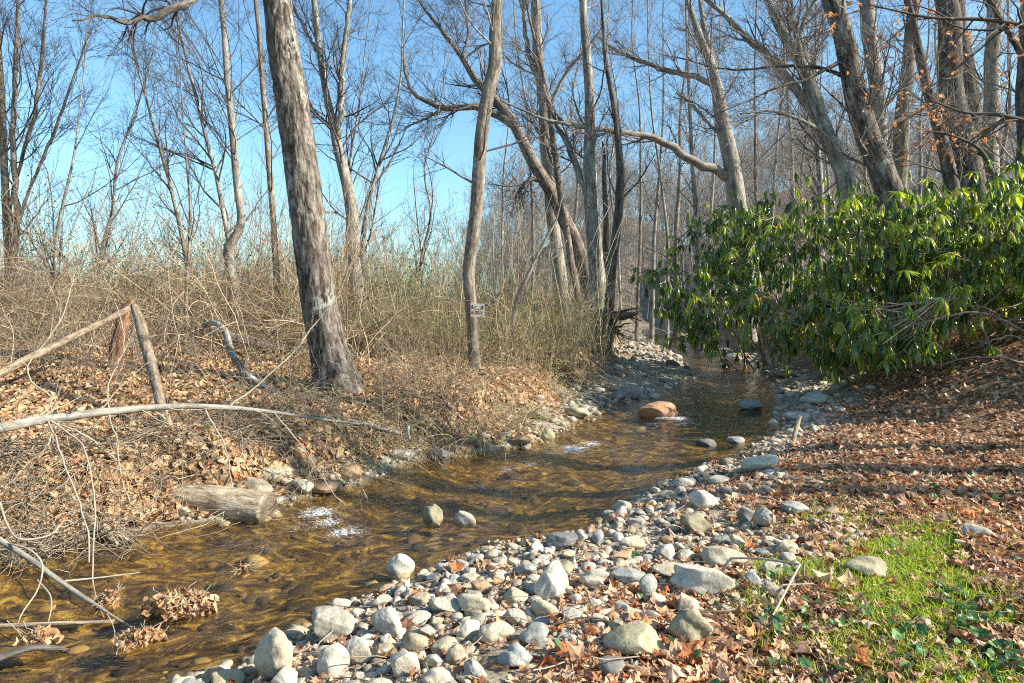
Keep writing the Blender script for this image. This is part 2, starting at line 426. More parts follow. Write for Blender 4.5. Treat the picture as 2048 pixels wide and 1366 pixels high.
# water: Fresnel mix of clear amber transmission and mirror reflection, foam and painted white glints where the riffles break
m, nt, out = new_mat('stream_water')
v = objc(nt)
w1 = tex(nt, 'ShaderNodeTexNoise', 5.0, v, (1, 1.5, 1), Detail=4, Roughness=.6, Distortion=.6)
w2 = tex(nt, 'ShaderNodeTexNoise', 17.0, v, (1, 1.7, 1), Detail=3, Roughness=.6, Distortion=.8)
hh = math_(nt, 'ADD', math_(nt, 'MULTIPLY', w1.outputs[0], .7), math_(nt, 'MULTIPLY', w2.outputs[0], .3))
rif = attr(nt, 'riffle')
bd = nt.nodes.new('ShaderNodeBump'); bd.inputs['Distance'].default_value = .035
nt.links.new(hh, bd.inputs['Height'])
nt.links.new(math_(nt, 'ADD', .42, math_(nt, 'MULTIPLY', rif, 1.3)), bd.inputs['Strength'])
ge = nt.nodes.new('ShaderNodeNewGeometry'); dt = nt.nodes.new('ShaderNodeVectorMath'); dt.operation = 'DOT_PRODUCT'
nt.links.new(ge.outputs['Incoming'], dt.inputs[0]); nt.links.new(bd.outputs[0], dt.inputs[1])
schl = math_(nt, 'ADD', .02, math_(nt, 'MULTIPLY', math_(nt, 'POWER', math_(nt, 'SUBTRACT', 1.0, math_(nt, 'ABSOLUTE', dt.outputs['Value'])), 5.0), 1.15), True)
tr = nt.nodes.new('ShaderNodeBsdfTransparent'); tr.inputs[0].default_value = (.97, .91, .76, 1)
gl = nt.nodes.new('ShaderNodeBsdfGlossy'); gl.inputs['Roughness'].default_value = .04; nt.links.new(bd.outputs[0], gl.inputs['Normal'])
mx = nt.nodes.new('ShaderNodeMixShader'); nt.links.new(schl, mx.inputs[0]); nt.links.new(tr.outputs[0], mx.inputs[1]); nt.links.new(gl.outputs[0], mx.inputs[2])
fo = tex(nt, 'ShaderNodeTexNoise', 26, v, (1, 1.8, 1), Detail=7, Roughness=.8, Distortion=1.2)
ff = ramp(nt, math_(nt, 'ADD', fo.outputs[0], math_(nt, 'MULTIPLY', math_(nt, 'SUBTRACT', attr(nt, 'foam_glint'), 1.0), .36)), [(.39, (0, 0, 0)), (.46, (1, 1, 1))]).outputs[0]
df = nt.nodes.new('ShaderNodeBsdfPrincipled'); df.inputs['Base Color'].default_value = (.82, .85, .86, 1); df.inputs['Roughness'].default_value = .3
m2 = nt.nodes.new('ShaderNodeMixShader'); nt.links.new(math_(nt, 'MULTIPLY', ff, .85), m2.inputs[0]); nt.links.new(mx.outputs[0], m2.inputs[1]); nt.links.new(df.outputs[0], m2.inputs[2])
nt.links.new(m2.outputs[0], out.inputs[0])
M['water'] = m

def flat(name, c, rough=.7):
    m, nt, out = new_mat(name)
    n = tex(nt, 'ShaderNodeTexNoise', 25, objc(nt), Detail=4)
    finish(nt, out, mixc(nt, .35, c, ramp(nt, n.outputs[0], [(.3, (.5, .5, .5)), (.6, (1, 1, 1))]).outputs[0], 'MULTIPLY'), rough)
    return m
M['sign_white'] = flat('sign_board_white', (.52, .48, .41)); M['sign_dark'] = flat('sign_lettering_dark', (.04, .04, .05))
M['sign_orange'] = flat('sign_faded_orange', (.55, .35, .2)); M['rag'] = flat('pale_blue_plastic', (.42, .52, .58), .4)

def set_attr(o, name, a):
    at = o.data.attributes.new(name, 'FLOAT', 'POINT'); at.data.foreach_set('value', np.asarray(a, np.float32))

# ------------------------------------------------------------------ ground sheet and water
xs = axis(-600, 600, -9, 10, .075, 45); ys = axis(-40, 900, 0, 22, .075, 60)
gx, gy = np.meshgrid(xs, ys); sh = gx.shape
z, dl, dr, gl_, gr_, bb = ground_full(gx.ravel(), gy.ravel())
i, j = np.meshgrid(np.arange(sh[0] - 1), np.arange(sh[1] - 1), indexing='ij')
q = (i * sh[1] + j).ravel()
Q = np.stack([q, q + 1, q + sh[1] + 1, q + sh[1]], 1)
o = MB().add(np.stack([gx.ravel(), gy.ravel(), z], 1), Q).build('ground', M['ground'])
tag(o, kind='structure')
inside = np.minimum(-dl, -dr)
nn = vnoise(gx.ravel(), gy.ravel(), .5, 9) * .25
gv = np.where(inside > 0, 1, np.where(dl > 0, 1 - ss(dl - gl_ + nn, -.1, .25), 1 - ss(dr - gr_ + nn * 2, -.5, .5)))
set_attr(o, 'gravel', gv); set_attr(o, 'bed', ss(inside, -.03, .06)); set_attr(o, 'far', ss(np.hypot(gx.ravel(), gy.ravel()), 28, 55))

def wp(px, py):
    Y = (EYE - W) * F / (py - HY); return np.array([(px - CX) * Y / F, Y])
RIF = [(1180, 890, .25, .8), (1215, 905, .2, .6), (950, 975, .2, .55), (905, 1000, .18, .5), (1060, 930, .22, .6), (1250, 880, .25, .5), (1370, 850, .3, .7), (1400, 830, .25, .5), (590, 1060, .2, .6), (655, 1050, .18, .8), (540, 1100, .2, .5), (720, 1010, .2, .5), (450, 1270, .2, .45), (1480, 790, .3, .5), (640, 1030, .26, .8), (690, 1070, .24, .76), (1145, 902, .32, .85), (1100, 908, .2, .7), (1015, 940, .25, .6), (1045, 952, .2, .5), (1345, 838, .35, .9), (1310, 850, .3, .6),
       (620, 1345, .2, .55), (560, 1300, .25, .4), (830, 970, .2, .45), (760, 1000, .25, .4), (1420, 760, .6, .5), (1290, 805, .3, .5), (480, 1090, .25, .35), (700, 1150, .25, .3)]
yr = np.geomspace(5, 125, 520) - 4.5
cols = np.linspace(0, 1, 110)
xl = np.interp(yr, LE[:, 1], LE[:, 0]) - .45; xr = np.interp(yr, RE[:, 1], RE[:, 0]) + .35
wx = xl[:, None] * (1 - cols) + xr[:, None] * cols; wy = np.repeat(yr[:, None], 110, 1)
foam_glint = np.zeros(wx.shape); 
for px, py, r, s in RIF:
    p = wp(px, py); g = np.exp(-(((wx - p[0]) * .9 / r) ** 2 + ((wy - p[1]) / (r * 1.1)) ** 2)); foam_glint = np.maximum(foam_glint, g * s)
rf = np.clip(foam_glint * 1.3 + .25 * ss(vnoise(wx, wy, 1.1, 21), 0, .8), 0, 1)
wz = W + .010 * vnoise(wx, wy, .22, 11) + .007 * vnoise(wx, wy, .11, 12) + .035 * foam_glint + rf * .015 * vnoise(wx, wy, .07, 13)
i, j = np.meshgrid(np.arange(len(yr) - 1), np.arange(109), indexing='ij'); q = (i * 110 + j).ravel()
o = MB().add(np.stack([wx.ravel(), wy.ravel(), wz.ravel()], 1), np.stack([q, q + 1, q + 111, q + 110], 1)).build('water', M['water'])
tag(o, kind='structure'); set_attr(o, 'foam_glint', foam_glint.ravel()); set_attr(o, 'riffle', rf.ravel())

# ------------------------------------------------------------------ scatter tools
def scatter(n, y0, y1, x0=-1.02, x1=1.02, power=1.0):
    """points denser near the viewer: log-uniform in distance"""
    u = rng.uniform(0, 1, n) ** power
    y = y0 * (y1 / y0) ** u
    x = rng.uniform(x0, x1, n) * (y + 1.0)
    return x, y

def normals(x, y, e=.05):
    dx = (gz(x + e, y) - gz(x - e, y)) / (2 * e); dy = (gz(x, y + e) - gz(x, y - e)) / (2 * e)
    return nrm(np.stack([-dx, -dy, np.ones_like(dx)], 1))

def frames(nv):
    n = len(nv); a = rng.normal(0, 1, (n, 3)); u = nrm(np.cross(nv, a)); v = np.cross(nv, u)
    return u, v

def lobed(nl, deep, asp, pts):
    an = np.linspace(0, 2 * math.pi, pts, endpoint=False)
    r = 1 - deep * (0.5 + 0.5 * np.cos(an * nl + math.pi)) - .25 * (np.cos(an) < -.95)
    return np.stack([r * np.cos(an), r * np.sin(an) * asp], 1)
LEAF_SHAPES = [lobed(5, .5, .95, 15), lobed(1, 0, .5, 9), lobed(7, .38, .6, 14), lobed(4, .42, .9, 12)]
LEAF_FAR = [lobed(1, 0, .6, 5), lobed(3, .35, .9, 6)]

def add_leaves(mb, pos, nv, size, shapes, curl=.9, a=None, tilt=None):
    which = rng.integers(0, len(shapes), len(pos))
    if a is None: a = rng.uniform(0, 1, len(pos))
    u, v = frames(nv)
    for k, T in enumerate(shapes):
        s = which == k; n = s.sum()
        if not n: continue
        mt = len(T); ring = mt > 6
        P = np.concatenate([[[0, 0]], T, T * .5]) if ring else np.concatenate([[[0, 0]], T]); m = len(P)
        kx = rng.normal(0, curl * .5, n); ky = rng.normal(0.1, curl * .75, n); kxy = rng.normal(0, curl * .5, n)
        zz = (kx[:, None] * P[:, 0] ** 2 + ky[:, None] * P[:, 1] ** 2 + kxy[:, None] * P[:, 0] * P[:, 1] + rng.normal(0, .055, (n, m)) + np.abs(P[:, 1]) * rng.normal(.18, .2, n)[:, None])
        zz -= zz.min(1, keepdims=True) * .7
        sz = size[s][:, None, None]
        V = pos[s][:, None] + sz * (P[None, :, 0, None] * u[s][:, None] + P[None, :, 1, None] * v[s][:, None] + zz[:, :, None] * nv[s][:, None])
        j = np.arange(1, mt + 1); jn = np.roll(j, -1)
        if ring:
            t = np.concatenate([np.stack([np.zeros(mt, int), j + mt, jn + mt], 1), np.stack([j + mt, j, jn], 1), np.stack([j + mt, jn, jn + mt], 1)])
        else: t = np.stack([np.zeros(mt, int), j, jn], 1)
        Tt = (t[None] + (np.arange(n) * m)[:, None, None]).reshape(-1, 3)
        mb.add(V.reshape(-1, 3), None, Tt, np.repeat(a[s], m))
    return mb

def clumpy(x, y, sc, seed, lo, hi):
    return ss(vnoise(x, y, sc, seed) + .5 * vnoise(x, y, sc * .4, seed + 1), lo, hi)

def grass_den(x, y):
    den = 1.5 * np.exp(-(((x - (1.8 + .45 * (y - 3.3))) / .72) ** 2 + ((y - 4.5) / .85) ** 2)) + .6 * np.exp(-(((x - 2.2) / .7) ** 2 + ((y - 3.1) / .7) ** 2))
    return den * (.04 + .95 * clumpy(x, y, .34, 91, -.5, .25))
# ---- leaf litter on the right bank
mb = MB()
x, y = scatter(105000, 2.0, 13)
z, dl, dr, gl_, gr_, bb = ground_full(x, y)
edge = ss(dr - gr_ * .75 + .5 * vnoise(x, y, .45, 31), -.6, .5)
grassz = np.clip(grass_den(x, y), 0, 1)
k = (dr > -.02) & (rng.uniform(0, 1, len(x)) < .14 + .86 * edge) & (rng.uniform(0, 1, len(x)) < 1 - .72 * grassz)
x, y, z = x[k], y[k], z[k]
nv = nrm(normals(x, y) + rng.normal(0, .42, (len(x), 3)) * [1, 1, .3])
a = np.clip(rng.beta(1.4, 1.6, len(x)) + .22 * vnoise(x, y, .7, 51) + .1 * vnoise(x, y, .2, 53), 0, 1)
sz = np.clip(np.exp(rng.normal(math.log(.0255), .40, len(x))), .012, .075) * (1 + .04 * np.clip(y - 5, 0, 8))
near = y < 6.5
pos = np.stack([x, y, z + rng.uniform(.002, .035, len(x))], 1)
add_leaves(mb, pos[near], nv[near], sz[near], LEAF_SHAPES, .8, a[near])
add_leaves(mb, pos[~near], nv[~near], sz[~near], LEAF_FAR + LEAF_SHAPES[1:2], .8, a[~near])
o = mb.build('leaf_litter', M['litter'], smooth=False); tag(o, 'carpet of brown and rust fallen leaves on the right bank', 'leaf litter', kind='stuff')

# ---- leaf litter on the left bank
mb = MB()
x, y = scatter(70000, 4.5, 26, -1.05, .35)
z, dl, dr, gl_, gr_, bb = ground_full(x, y)
k = ((bb > -.1 + .3 * rng.uniform(0, 1, len(x))) | ((rng.uniform(0, 1, len(x)) < .5 * clumpy(x, y, .7, 121, -.1, .6)))) & (dl > .05) & (rng.uniform(0, 1, len(x)) < 1 - .6 * ss(y, 13, 18))
x, y, z = x[k], y[k], z[k]
nv = nrm(normals(x, y) + rng.normal(0, .42, (len(x), 3)) * [1, 1, .3])
a = np.clip(rng.beta(1.5, 1.5, len(x)) + .15 * vnoise(x, y, .8, 52), 0, 1)
sz = rng.uniform(.03, .065, len(x)) * (1 + .04 * np.clip(y - 8, 0, 8))
add_leaves(mb, np.stack([x, y, z + rng.uniform(.002, .04, len(x))], 1), nv, sz, LEAF_FAR + LEAF_SHAPES[1:2] + LEAF_SHAPES[3:4], .8, a)
o = mb.build('leaf_litter', M['litter_gold'], smooth=False); tag(o, 'carpet of golden tan fallen leaves on the left bank', 'leaf litter', kind='stuff')

# ------------------------------------------------------------------ stones
def ico(sub):
    bm = bmesh.new(); bmesh.ops.create_icosphere(bm, subdivisions=sub, radius=1)
    V = np.array([v.co[:] for v in bm.verts]); T = np.array([[v.index for v in f.verts] for f in bm.faces]); bm.free()
    return V, T
ICO = {k: ico(k) for k in (2, 3, 4, 5)}

def stone_shape(sub, dims, ang=.5, cuts=7, r=rng):
    V, T = ICO[sub]; V = V.copy()
    ph = r.uniform(0, 6.28, (4, 3)); fr = r.uniform(.8, 2.2, (4, 3))
    w = sum(np.sin(V @ fr[k] * 1.3 + ph[k, 0]) for k in range(4)) * .085
    V = V * (1 + w[:, None])
    for _ in range(cuts):
        n = nrm(r.normal(0, 1, 3)); d = r.uniform(1 - ang * .75, 1 - ang * .15)
        s = V @ n - d
        V = V - np.where(s > 0, s * .88, 0)[:, None] * n
    if sub >= 4:
        w = sum(np.sin(V @ r.normal(0, 6, 3) + r.uniform(0, 6)) for k in range(10)) * .010
        V = V * (1 + w[:, None])
    V = V - (V.max(0) + V.min(0)) / 2
    V = V / np.abs(V).max(0) * (np.asarray(dims) / 2)
    return V, T

def rotz(V, a):
    c, s = math.cos(a), math.sin(a); return V @ np.array([[c, s, 0], [-s, c, 0], [0, 0, 1]])
def roty(V, a):
    c, s = math.cos(a), math.sin(a); return V @ np.array([[c, 0, -s], [0, 1, 0], [s, 0, c]])

placed = []
def stone(x, y, zb, dims, colr, label, group=None, ang=.5, cuts=7, tilt=0.0, rz=None, sub=4, sink=.22, name='stone', taper=0.0):
    V, T = stone_shape(sub, dims, ang, cuts)
    if taper:
        s = 1 - taper * (V[:, 2:] / dims[2] + .5); V[:, :2] *= s; V[:, 0] += taper * .25 * dims[0] * (V[:, 2] / dims[2])
    V = roty(V, tilt)
    V = rotz(V, rng.uniform(-.5, .5) if rz is None else rz)
    V[:, 2] -= V[:, 2].min() + sink * dims[2]
    loc = np.array([x, y, zb])
    o = MB().add(V + loc, None, T).build(name, M['st_' + colr], loc=loc)
    tag(o, label, 'boulder' if name == 'boulder' else 'stone', group)
    placed.append((x, y, max(dims[0], dims[1]) / 2, label, colr))
    return o

# (px, py of the centre, width px, height px, colour, label, name, options)
HERO = [
 (540, 1325, 95, 112, 'buff', 'large smooth egg-shaped buff stone at the near water edge, leaning', 'boulder', dict(ang=.22, tilt=.3, taper=.16)),
 (655, 1262, 92, 70, 'pale grey', 'broad slanted grey-buff stone on the shore behind the smooth egg-shaped stone', 'boulder', dict(ang=.5, tilt=.35)),
 (797, 1128, 54, 46, 'whitish', 'cream-topped stone standing alone in golden shallow water', 'stone', dict(ang=.3, wet=1)),
 (1105, 1168, 84, 80, 'pale grey', 'pointed pyramid-like grey boulder standing in the gravel', 'boulder', dict(ang=.5, cuts=9, taper=.42)),
 (1415, 1168, 118, 72, 'pale grey', 'wide flat-topped grey boulder among leaves beside the bent dry stalk', 'boulder', dict(ang=.55)),
 (1272, 1292, 112, 62, 'olive', 'long dark olive block half shaded in the near gravel', 'boulder', dict(ang=.5)),
 (1385, 1262, 78, 78, 'olive', 'round-topped olive boulder where the gravel meets the leaves', 'boulder', dict(ang=.25)),
 (1396, 1052, 62, 48, 'olive', 'square pale olive block on the gravel shore', 'boulder', dict(ang=.6)),
 (1412, 1003, 52, 42, 'whitish', 'rounded whitish stone on the right shore just behind the square olive block', 'stone', dict(ang=.4)),
 (1595, 1020, 52, 30, 'blue-grey', 'flat-topped blue-grey stone lying in leaf litter by the grass tip', 'stone', dict(ang=.6)),
 (1533, 1040, 42, 42, 'blue-grey', 'upright blue-grey stone in leaves left of the flat-topped one', 'stone', dict(ang=.5)),
 (1495, 1035, 34, 40, 'dark grey', 'narrow dark grey stone touching the upright blue-grey stone', 'stone', dict(ang=.5)),
 (1525, 936, 78, 26, 'pale grey', 'long pale slab slanting up from the right shore', 'stone', dict(ang=.6, tilt=-.35)),
 (1327, 820, 82, 40, 'orange-brown', 'orange-brown boulder standing midstream in the riffle', 'boulder', dict(ang=.42, cuts=7, wet=1)),
 (863, 1024, 40, 40, 'olive', 'small upright wedge-shaped rock in midstream', 'stone', dict(ang=.7, cuts=9, wet=1)),
 (930, 1034, 44, 28, 'pale grey', 'low pale stone in the stream right of the wedge-shaped rock', 'stone', dict(ang=.4, wet=1)),
 (1125, 1086, 64, 34, 'dark grey', 'dark wet rock at the gravel edge with its foot in water', 'stone', dict(ang=.6)),
 (1268, 1092, 52, 24, 'buff', 'flat oval buff stone lying in the gravel bar middle', 'stone', dict(ang=.3)),
 (1262, 1156, 74, 40, 'blue-grey', 'smooth blue-grey dome stone right of the pointed boulder', 'stone', dict(ang=.25)),
 (1190, 1163, 58, 42, 'pale grey', 'rounded speckled grey stone touching the pointed boulder on its right', 'stone', dict(ang=.35)),
 (1300, 1178, 42, 56, 'blue-grey', 'tall narrow grey stone between the blue-grey dome and the flat-topped boulder', 'stone', dict(ang=.45)),
 (1342, 1145, 66, 34, 'buff', 'low buff slab behind the wide flat-topped boulder', 'stone', dict(ang=.5)),
 (1455, 1128, 90, 26, 'buff', 'long low tan slab under the bent dry stalk', 'stone', dict(ang=.5)),
 (775, 1252, 62, 60, 'pale grey', 'big rounded pale stone at the stream edge of the near gravel', 'stone', dict(ang=.4)),
 (945, 1212, 66, 44, 'buff', 'rounded buff stone with leaves on it, centre of the gravel bar', 'stone', dict(ang=.4)),
 (893, 1218, 70, 40, 'whitish', 'long whitish stone slanting towards the stream beside the buff one', 'stone', dict(ang=.5)),
 (993, 1273, 68, 42, 'buff', 'broad warm buff stone with a flat sloping top in the near gravel', 'stone', dict(ang=.45)),
 (1068, 1272, 62, 38, 'blue-grey', 'bluish grey slab with a dark end right of the broad buff stone', 'stone', dict(ang=.5)),
 (1030, 1318, 68, 48, 'blue-grey', 'blue-grey stone mottled with white in the near gravel', 'stone', dict(ang=.35)),
 (910, 1318, 36, 44, 'buff', 'small egg-shaped buff stone standing in the near gravel', 'stone', dict(ang=.2)),
 (950, 1348, 48, 42, 'blue-grey', 'smooth grey stone at the bottom of the frame under the egg-shaped one', 'stone', dict(ang=.25)),
 (1226, 1340, 62, 42, 'dark grey', 'dark speckled rounded stone at the near edge beside orange leaves', 'stone', dict(ang=.3)),
 (832, 1248, 58, 22, 'pale grey', 'thin flat pale stone lying by the big rounded pale stone', 'stone', dict(ang=.4)),
 (662, 1335, 62, 70, 'pale grey', 'angular whitish grey stone right of the smooth egg-shaped stone', 'stone', dict(ang=.65)),
 (714, 1308, 52, 72, 'whitish', 'white wedge stone propped upright in the near gravel', 'stone', dict(ang=.7, cuts=9)),
 (805, 1340, 66, 62, 'pale grey', 'angular grey stone with layered cracks at the bottom of the frame', 'stone', dict(ang=.65)),
 (1090, 1225, 52, 42, 'buff', 'rounded tan stone in front of the pointed boulder', 'stone', dict(ang=.3)),
 (1032, 1238, 40, 34, 'pale grey', 'pale rounded stone left of the tan stone in front of the pointed boulder', 'stone', dict(ang=.3)),
 (1150, 1238, 50, 22, 'pale grey', 'thin pale disc-like stone in the gravel below the pointed boulder', 'stone', dict(ang=.3)),
 (1155, 826, 48, 24, 'olive', 'smooth pale olive stone at the far water edge upstream of the eroded bank', 'stone', dict(ang=.3)),
 (1083, 832, 36, 24, 'olive', 'rounded olive stone at the foot of the eroded left bank', 'stone', dict(ang=.3)),
 (1095, 866, 28, 22, 'olive', 'mossy yellowish stone sitting in the water off the left shore', 'stone', dict(ang=.35, wet=1)),
 (1045, 882, 46, 24, 'brown', 'brown cracked flat stone at the left water edge', 'stone', dict(ang=.5)),
 (878, 902, 36, 28, 'blue-grey', 'blue-grey angular stone in the water at the left shore', 'stone', dict(ang=.6, wet=1)),
 (862, 884, 44, 24, 'olive', 'large olive rounded stone behind the blue-grey one on the left shore', 'stone', dict(ang=.35)),
 (943, 880, 34, 16, 'olive', 'small mossy flat stone on the left shore', 'stone', dict(ang=.35)),
 (925, 900, 50, 14, 'brown', 'long low tan stone in the left shallows', 'stone', dict(ang=.4, wet=1)),
 (800, 914, 52, 16, 'pale grey', 'flat whitish slab at the left water edge near the driftwood stub', 'stone', dict(ang=.4)),
 (1240, 791, 38, 24, 'dark grey', 'dark rounded rock at the head of the pool beneath the far gravel', 'stone', dict(ang=.4)),
 (1205, 800, 28, 18, 'dark grey', 'small dark rock left of the dark rounded rock by the pool', 'stone', dict(ang=.4)),
 (508, 985, 62, 40, 'buff', 'flat tan slab leaning on the cut end of the log', 'stone', dict(ang=.6, tilt=.3)),
 (535, 955, 80, 34, 'buff', 'long tan boulder at the bank foot above the cut log', 'stone', dict(ang=.5)),
 (600, 975, 44, 30, 'pale grey', 'pale block on the left shore right of the cut log', 'stone', dict(ang=.6)),
 (650, 975, 60, 30, 'brown', 'brown slab stone on the left shore with a rounded back', 'stone', dict(ang=.5)),
 (700, 948, 46, 34, 'brown', 'round brown stone beneath the twiggy bank by the driftwood stub', 'stone', dict(ang=.35)),
 (1745, 1140, 84, 46, 'olive', 'mossy tan stone half buried at the grass edge', 'boulder', dict(ang=.3)),
 (1962, 1066, 52, 32, 'pale grey', 'pale stone in the leaves beyond the grass at right', 'stone', dict(ang=.45)),
 (1668, 1026, 40, 20, 'brown', 'half buried tan stone at the upper tip of the grass', 'stone', dict(ang=.35)),
 (1505, 812, 50, 20, 'blue-grey', 'grey rock in the shallows under the rhododendron', 'stone', dict(ang=.45)),
 (1640, 800, 60, 22, 'pale grey', 'pale slab on the shaded right shore below the rhododendron', 'stone', dict(ang=.45)),
 (1600, 836, 50, 22, 'blue-grey', 'blue-grey slab on the shaded right shore by the grey standing stick', 'stone', dict(ang=.45)),
 (1575, 748, 44, 18, 'olive', 'yellowish stone at the water edge deep under the rhododendron', 'stone', dict(ang=.4)),
 (1440, 962, 46, 22, 'pale grey', 'grey stone on the right shore beyond the whitish rounded stone', 'stone', dict(ang=.45)),
 (1370, 968, 36, 24, 'pale grey', 'rounded grey stone at the tip of the right shore by the water', 'stone', dict(ang=.35)),
 (1475, 880, 34, 12, 'blue-grey', 'small grey rock awash near the right shore', 'stone', dict(ang=.4, wet=1)),
 (1415, 886, 40, 12, 'dark grey', 'dark rock awash in the stream below the riffle', 'stone', dict(ang=.4, wet=1)),
]
for px, py, w, h, cl, lab, nm, op in HERO:
    op = dict(op); wet = op.pop('wet', 0)
    pb = hit(px, py + h * .42)
    if wet:
        q = wp(px, py + h * .42); pb = np.array([q[0], q[1], W])
    Y = pb[1] + w * .3 * pb[1] / F
    sc = Y / F
    th = math.atan2(EYE - pb[2], Y); dx = w * sc * 1.05; dy = dx * rng.uniform(.7, .9)
    dz = min(max((h * sc - .55 * dy * math.sin(th)) / math.cos(th), .34 * dx), 1.05 * dx) * (1.12 if not wet else 1.4)
    stone(pb[0], Y, pb[2] if not wet else W - dz * .3, (dx, dy, dz), cl, lab, sub=5 if nm == 'boulder' else 4, name=nm, sink=.12, **{k: v for k, v in op.items()})
NH = len(placed)

# further countable stones
HC = np.array([(p[0], p[1]) for p in placed])
def where_words(x, y):
    d = np.hypot(HC[:, 0] - x, HC[:, 1] - y); k = int(np.argmin(d))
    dx, dy = x - HC[k, 0], y - HC[k, 1]
    rel = ('right of' if dx > 0 else 'left of') if abs(dx) > abs(dy) else ('behind' if dy > 0 else 'in front of')
    lab = placed[k][3]
    ws = lab.split(); e = [n for n, w in enumerate(ws) if w.strip(',') in ('stone', 'slab', 'boulder', 'block', 'rock')]
    short = ' '.join(ws[:e[0] + 1])
    return rel, short
cand = []
x, y = scatter(12000, 2.6, 26, -.95, .8)
z, dl, dr, gl_, gr_, bb = ground_full(x, y)
inview = (y > 3.05) & (np.abs(x) < .755 * y)
gm_r = inview & (dr > -.08) & (dr < gr_ * (.85 + .4 * vnoise(x, y, .5, 61)))
gm_l = inview & (dl > -.12) & (dl < gl_ + .05) & (y < 26) & (y > 6)
sizes = np.exp(rng.normal(math.log(.094), .40, len(x)))
sizes = np.where(gm_l, sizes * 1.15 * (1 + .02 * np.clip(y - 8, 0, 20)), sizes * (1 + .05 * np.clip(y - 6, 0, 9)))
order = np.argsort(-sizes / y)
cnt = 0; loose = []
names_c = ['buff', 'pale grey', 'blue-grey', 'olive', 'whitish', 'brown', 'dark grey']
for k in order:
    if cnt >= 236: break
    if not (gm_r[k] or gm_l[k]): continue
    s = sizes[k]
    if s > .17: continue
    ok = True
    for (qx, qy, qr, *_r) in placed:
        if (qx - x[k]) ** 2 + (qy - y[k]) ** 2 < ((qr + s / 2) * .86) ** 2: ok = False; break
    if not ok: continue
    cl = rng.choice(names_c, p=[.30, .26, .11, .12, .09, .08, .04])
    fl = rng.uniform(.34, .68); el = rng.uniform(.62, .95)
    ang = rng.choice([.2, .4, .65], p=[.12, .28, .6]); shp = {.2: 'rounded', .4: 'smooth-edged', .65: 'angular'}[ang]
    if fl < .5: shp = 'flat ' + shp
    if el < .7: shp = 'long ' + shp
    szw = 'small' if s < .1 else ('hand-sized' if s < .15 else 'big')
    rel, ref = where_words(x[k], y[k])
    lab = f'{szw} {cl} {shp} stone {rel} the {ref}'
    lab = ' '.join(lab.split()[:16])
    os_ = stone(x[k], y[k], z[k], (s, s * el, s * fl), cl, lab, 'loose stones along the shores', ang, 9, rng.normal(0, .25), rng.uniform(0, 6.28), sub=4 if y[k] < 5 else 3, sink=.24)
    cnt += 1; loose.append((lab, y[k], os_))
same = {}
for lab, yy, os_ in loose: same.setdefault(lab, []).append((yy, os_))
for lab, q in same.items():
    if len(q) == 1: continue
    q.sort(key=lambda t: t[0]); w = ['nearer', 'farther'] if len(q) == 2 else ['nearest', 'second nearest', 'third nearest', 'fourth nearest', 'fifth nearest', 'farthest']
    for n, (yy, os_) in enumerate(q): os_['label'] = ' '.join((w[min(n, len(w) - 1)] + ' ' + lab).split()[:16])

# gravel: small stones nobody could count
TPL = [stone_shape(2, (1, rng.uniform(.65, .95), rng.uniform(.4, .75)), rng.choice([.4, .65, .8]), 9) for _ in range(16)]
def scatter_stones(mb, pos, size, a, tilt=.25):
    which = rng.integers(0, len(TPL), len(pos)); yaw = rng.uniform(0, 6.28, len(pos))
    nv = nrm(rng.normal(0, tilt, (len(pos), 3)) + [0, 0, 1]); u, v = frames(nv)
    for k, (V, T) in enumerate(TPL):
        s = which == k; n = s.sum()
        if not n: continue
        P = pos[s][:, None] + size[s][:, None, None] * (V[None, :, 0, None] * u[s][:, None] + V[None, :, 1, None] * v[s][:, None] + V[None, :, 2, None] * nv[s][:, None])
        mb.add(P.reshape(-1, 3), None, (T[None] + (np.arange(n) * len(V))[:, None, None]).reshape(-1, 3), np.repeat(a[s], len(V)))
mb = MB()
x, y = scatter(46000, 2.2, 40, -.95, .8)
z, dl, dr, gl_, gr_, bb = ground_full(x, y)
k = ((dr > -.15) & (dr < gr_ * (.9 + .5 * vnoise(x, y, .5, 61)))) | ((dl > -.12) & (dl < gl_ + .1) & (y > 6))
x, y, z = x[k], y[k], z[k]
ex_x, ex_y = scatter(5500, 9, 42, -.1, .45); ex_z, dl, dr, gl_, gr_, bb = ground_full(ex_x, ex_y)
k = ((dr > -.15) & (dr < gr_ + .2)) | ((dl > -.2) & (dl < gl_ + .25)); x, y, z = np.concatenate([x, ex_x[k]]), np.concatenate([y, ex_y[k]]), np.concatenate([z, ex_z[k]])
sz = np.exp(rng.normal(math.log(.038), .52 + .2 * (y > 9), len(x))) * (1 + .03 * np.clip(y - 4, 0, 25)); sz = np.minimum(sz, .02 + .018 * y)
scatter_stones(mb, np.stack([x, y, z + sz * .12], 1), sz, rng.beta(2, 2, len(x)))
tag(mb.build('gravel', M['gravel']), 'pale gravel and pebbles along the stream shores', 'gravel', kind='stuff')
# cobbles under the water
mb = MB()
x, y = scatter(3000, 2.4, 40, -1.0, .5)
z, dl, dr, gl_, gr_, bb = ground_full(x, y)
k = np.minimum(-dl, -dr) > -.02
x, y, z = x[k], y[k], z[k]
sz = np.minimum(np.exp(rng.normal(math.log(.08), .55, len(x))), .22) * (1 + .02 * np.clip(y - 4, 0, 15))
scatter_stones(mb, np.stack([x, y, np.minimum(z - sz * .08, W - .27 * sz - .02)], 1), sz, rng.beta(1.6, 2.2, len(x)), .15)
tag(mb.build('streambed_cobbles', M['bedstone']), 'golden brown cobbles seen through the shallow stream water', 'cobbles', kind='stuff')
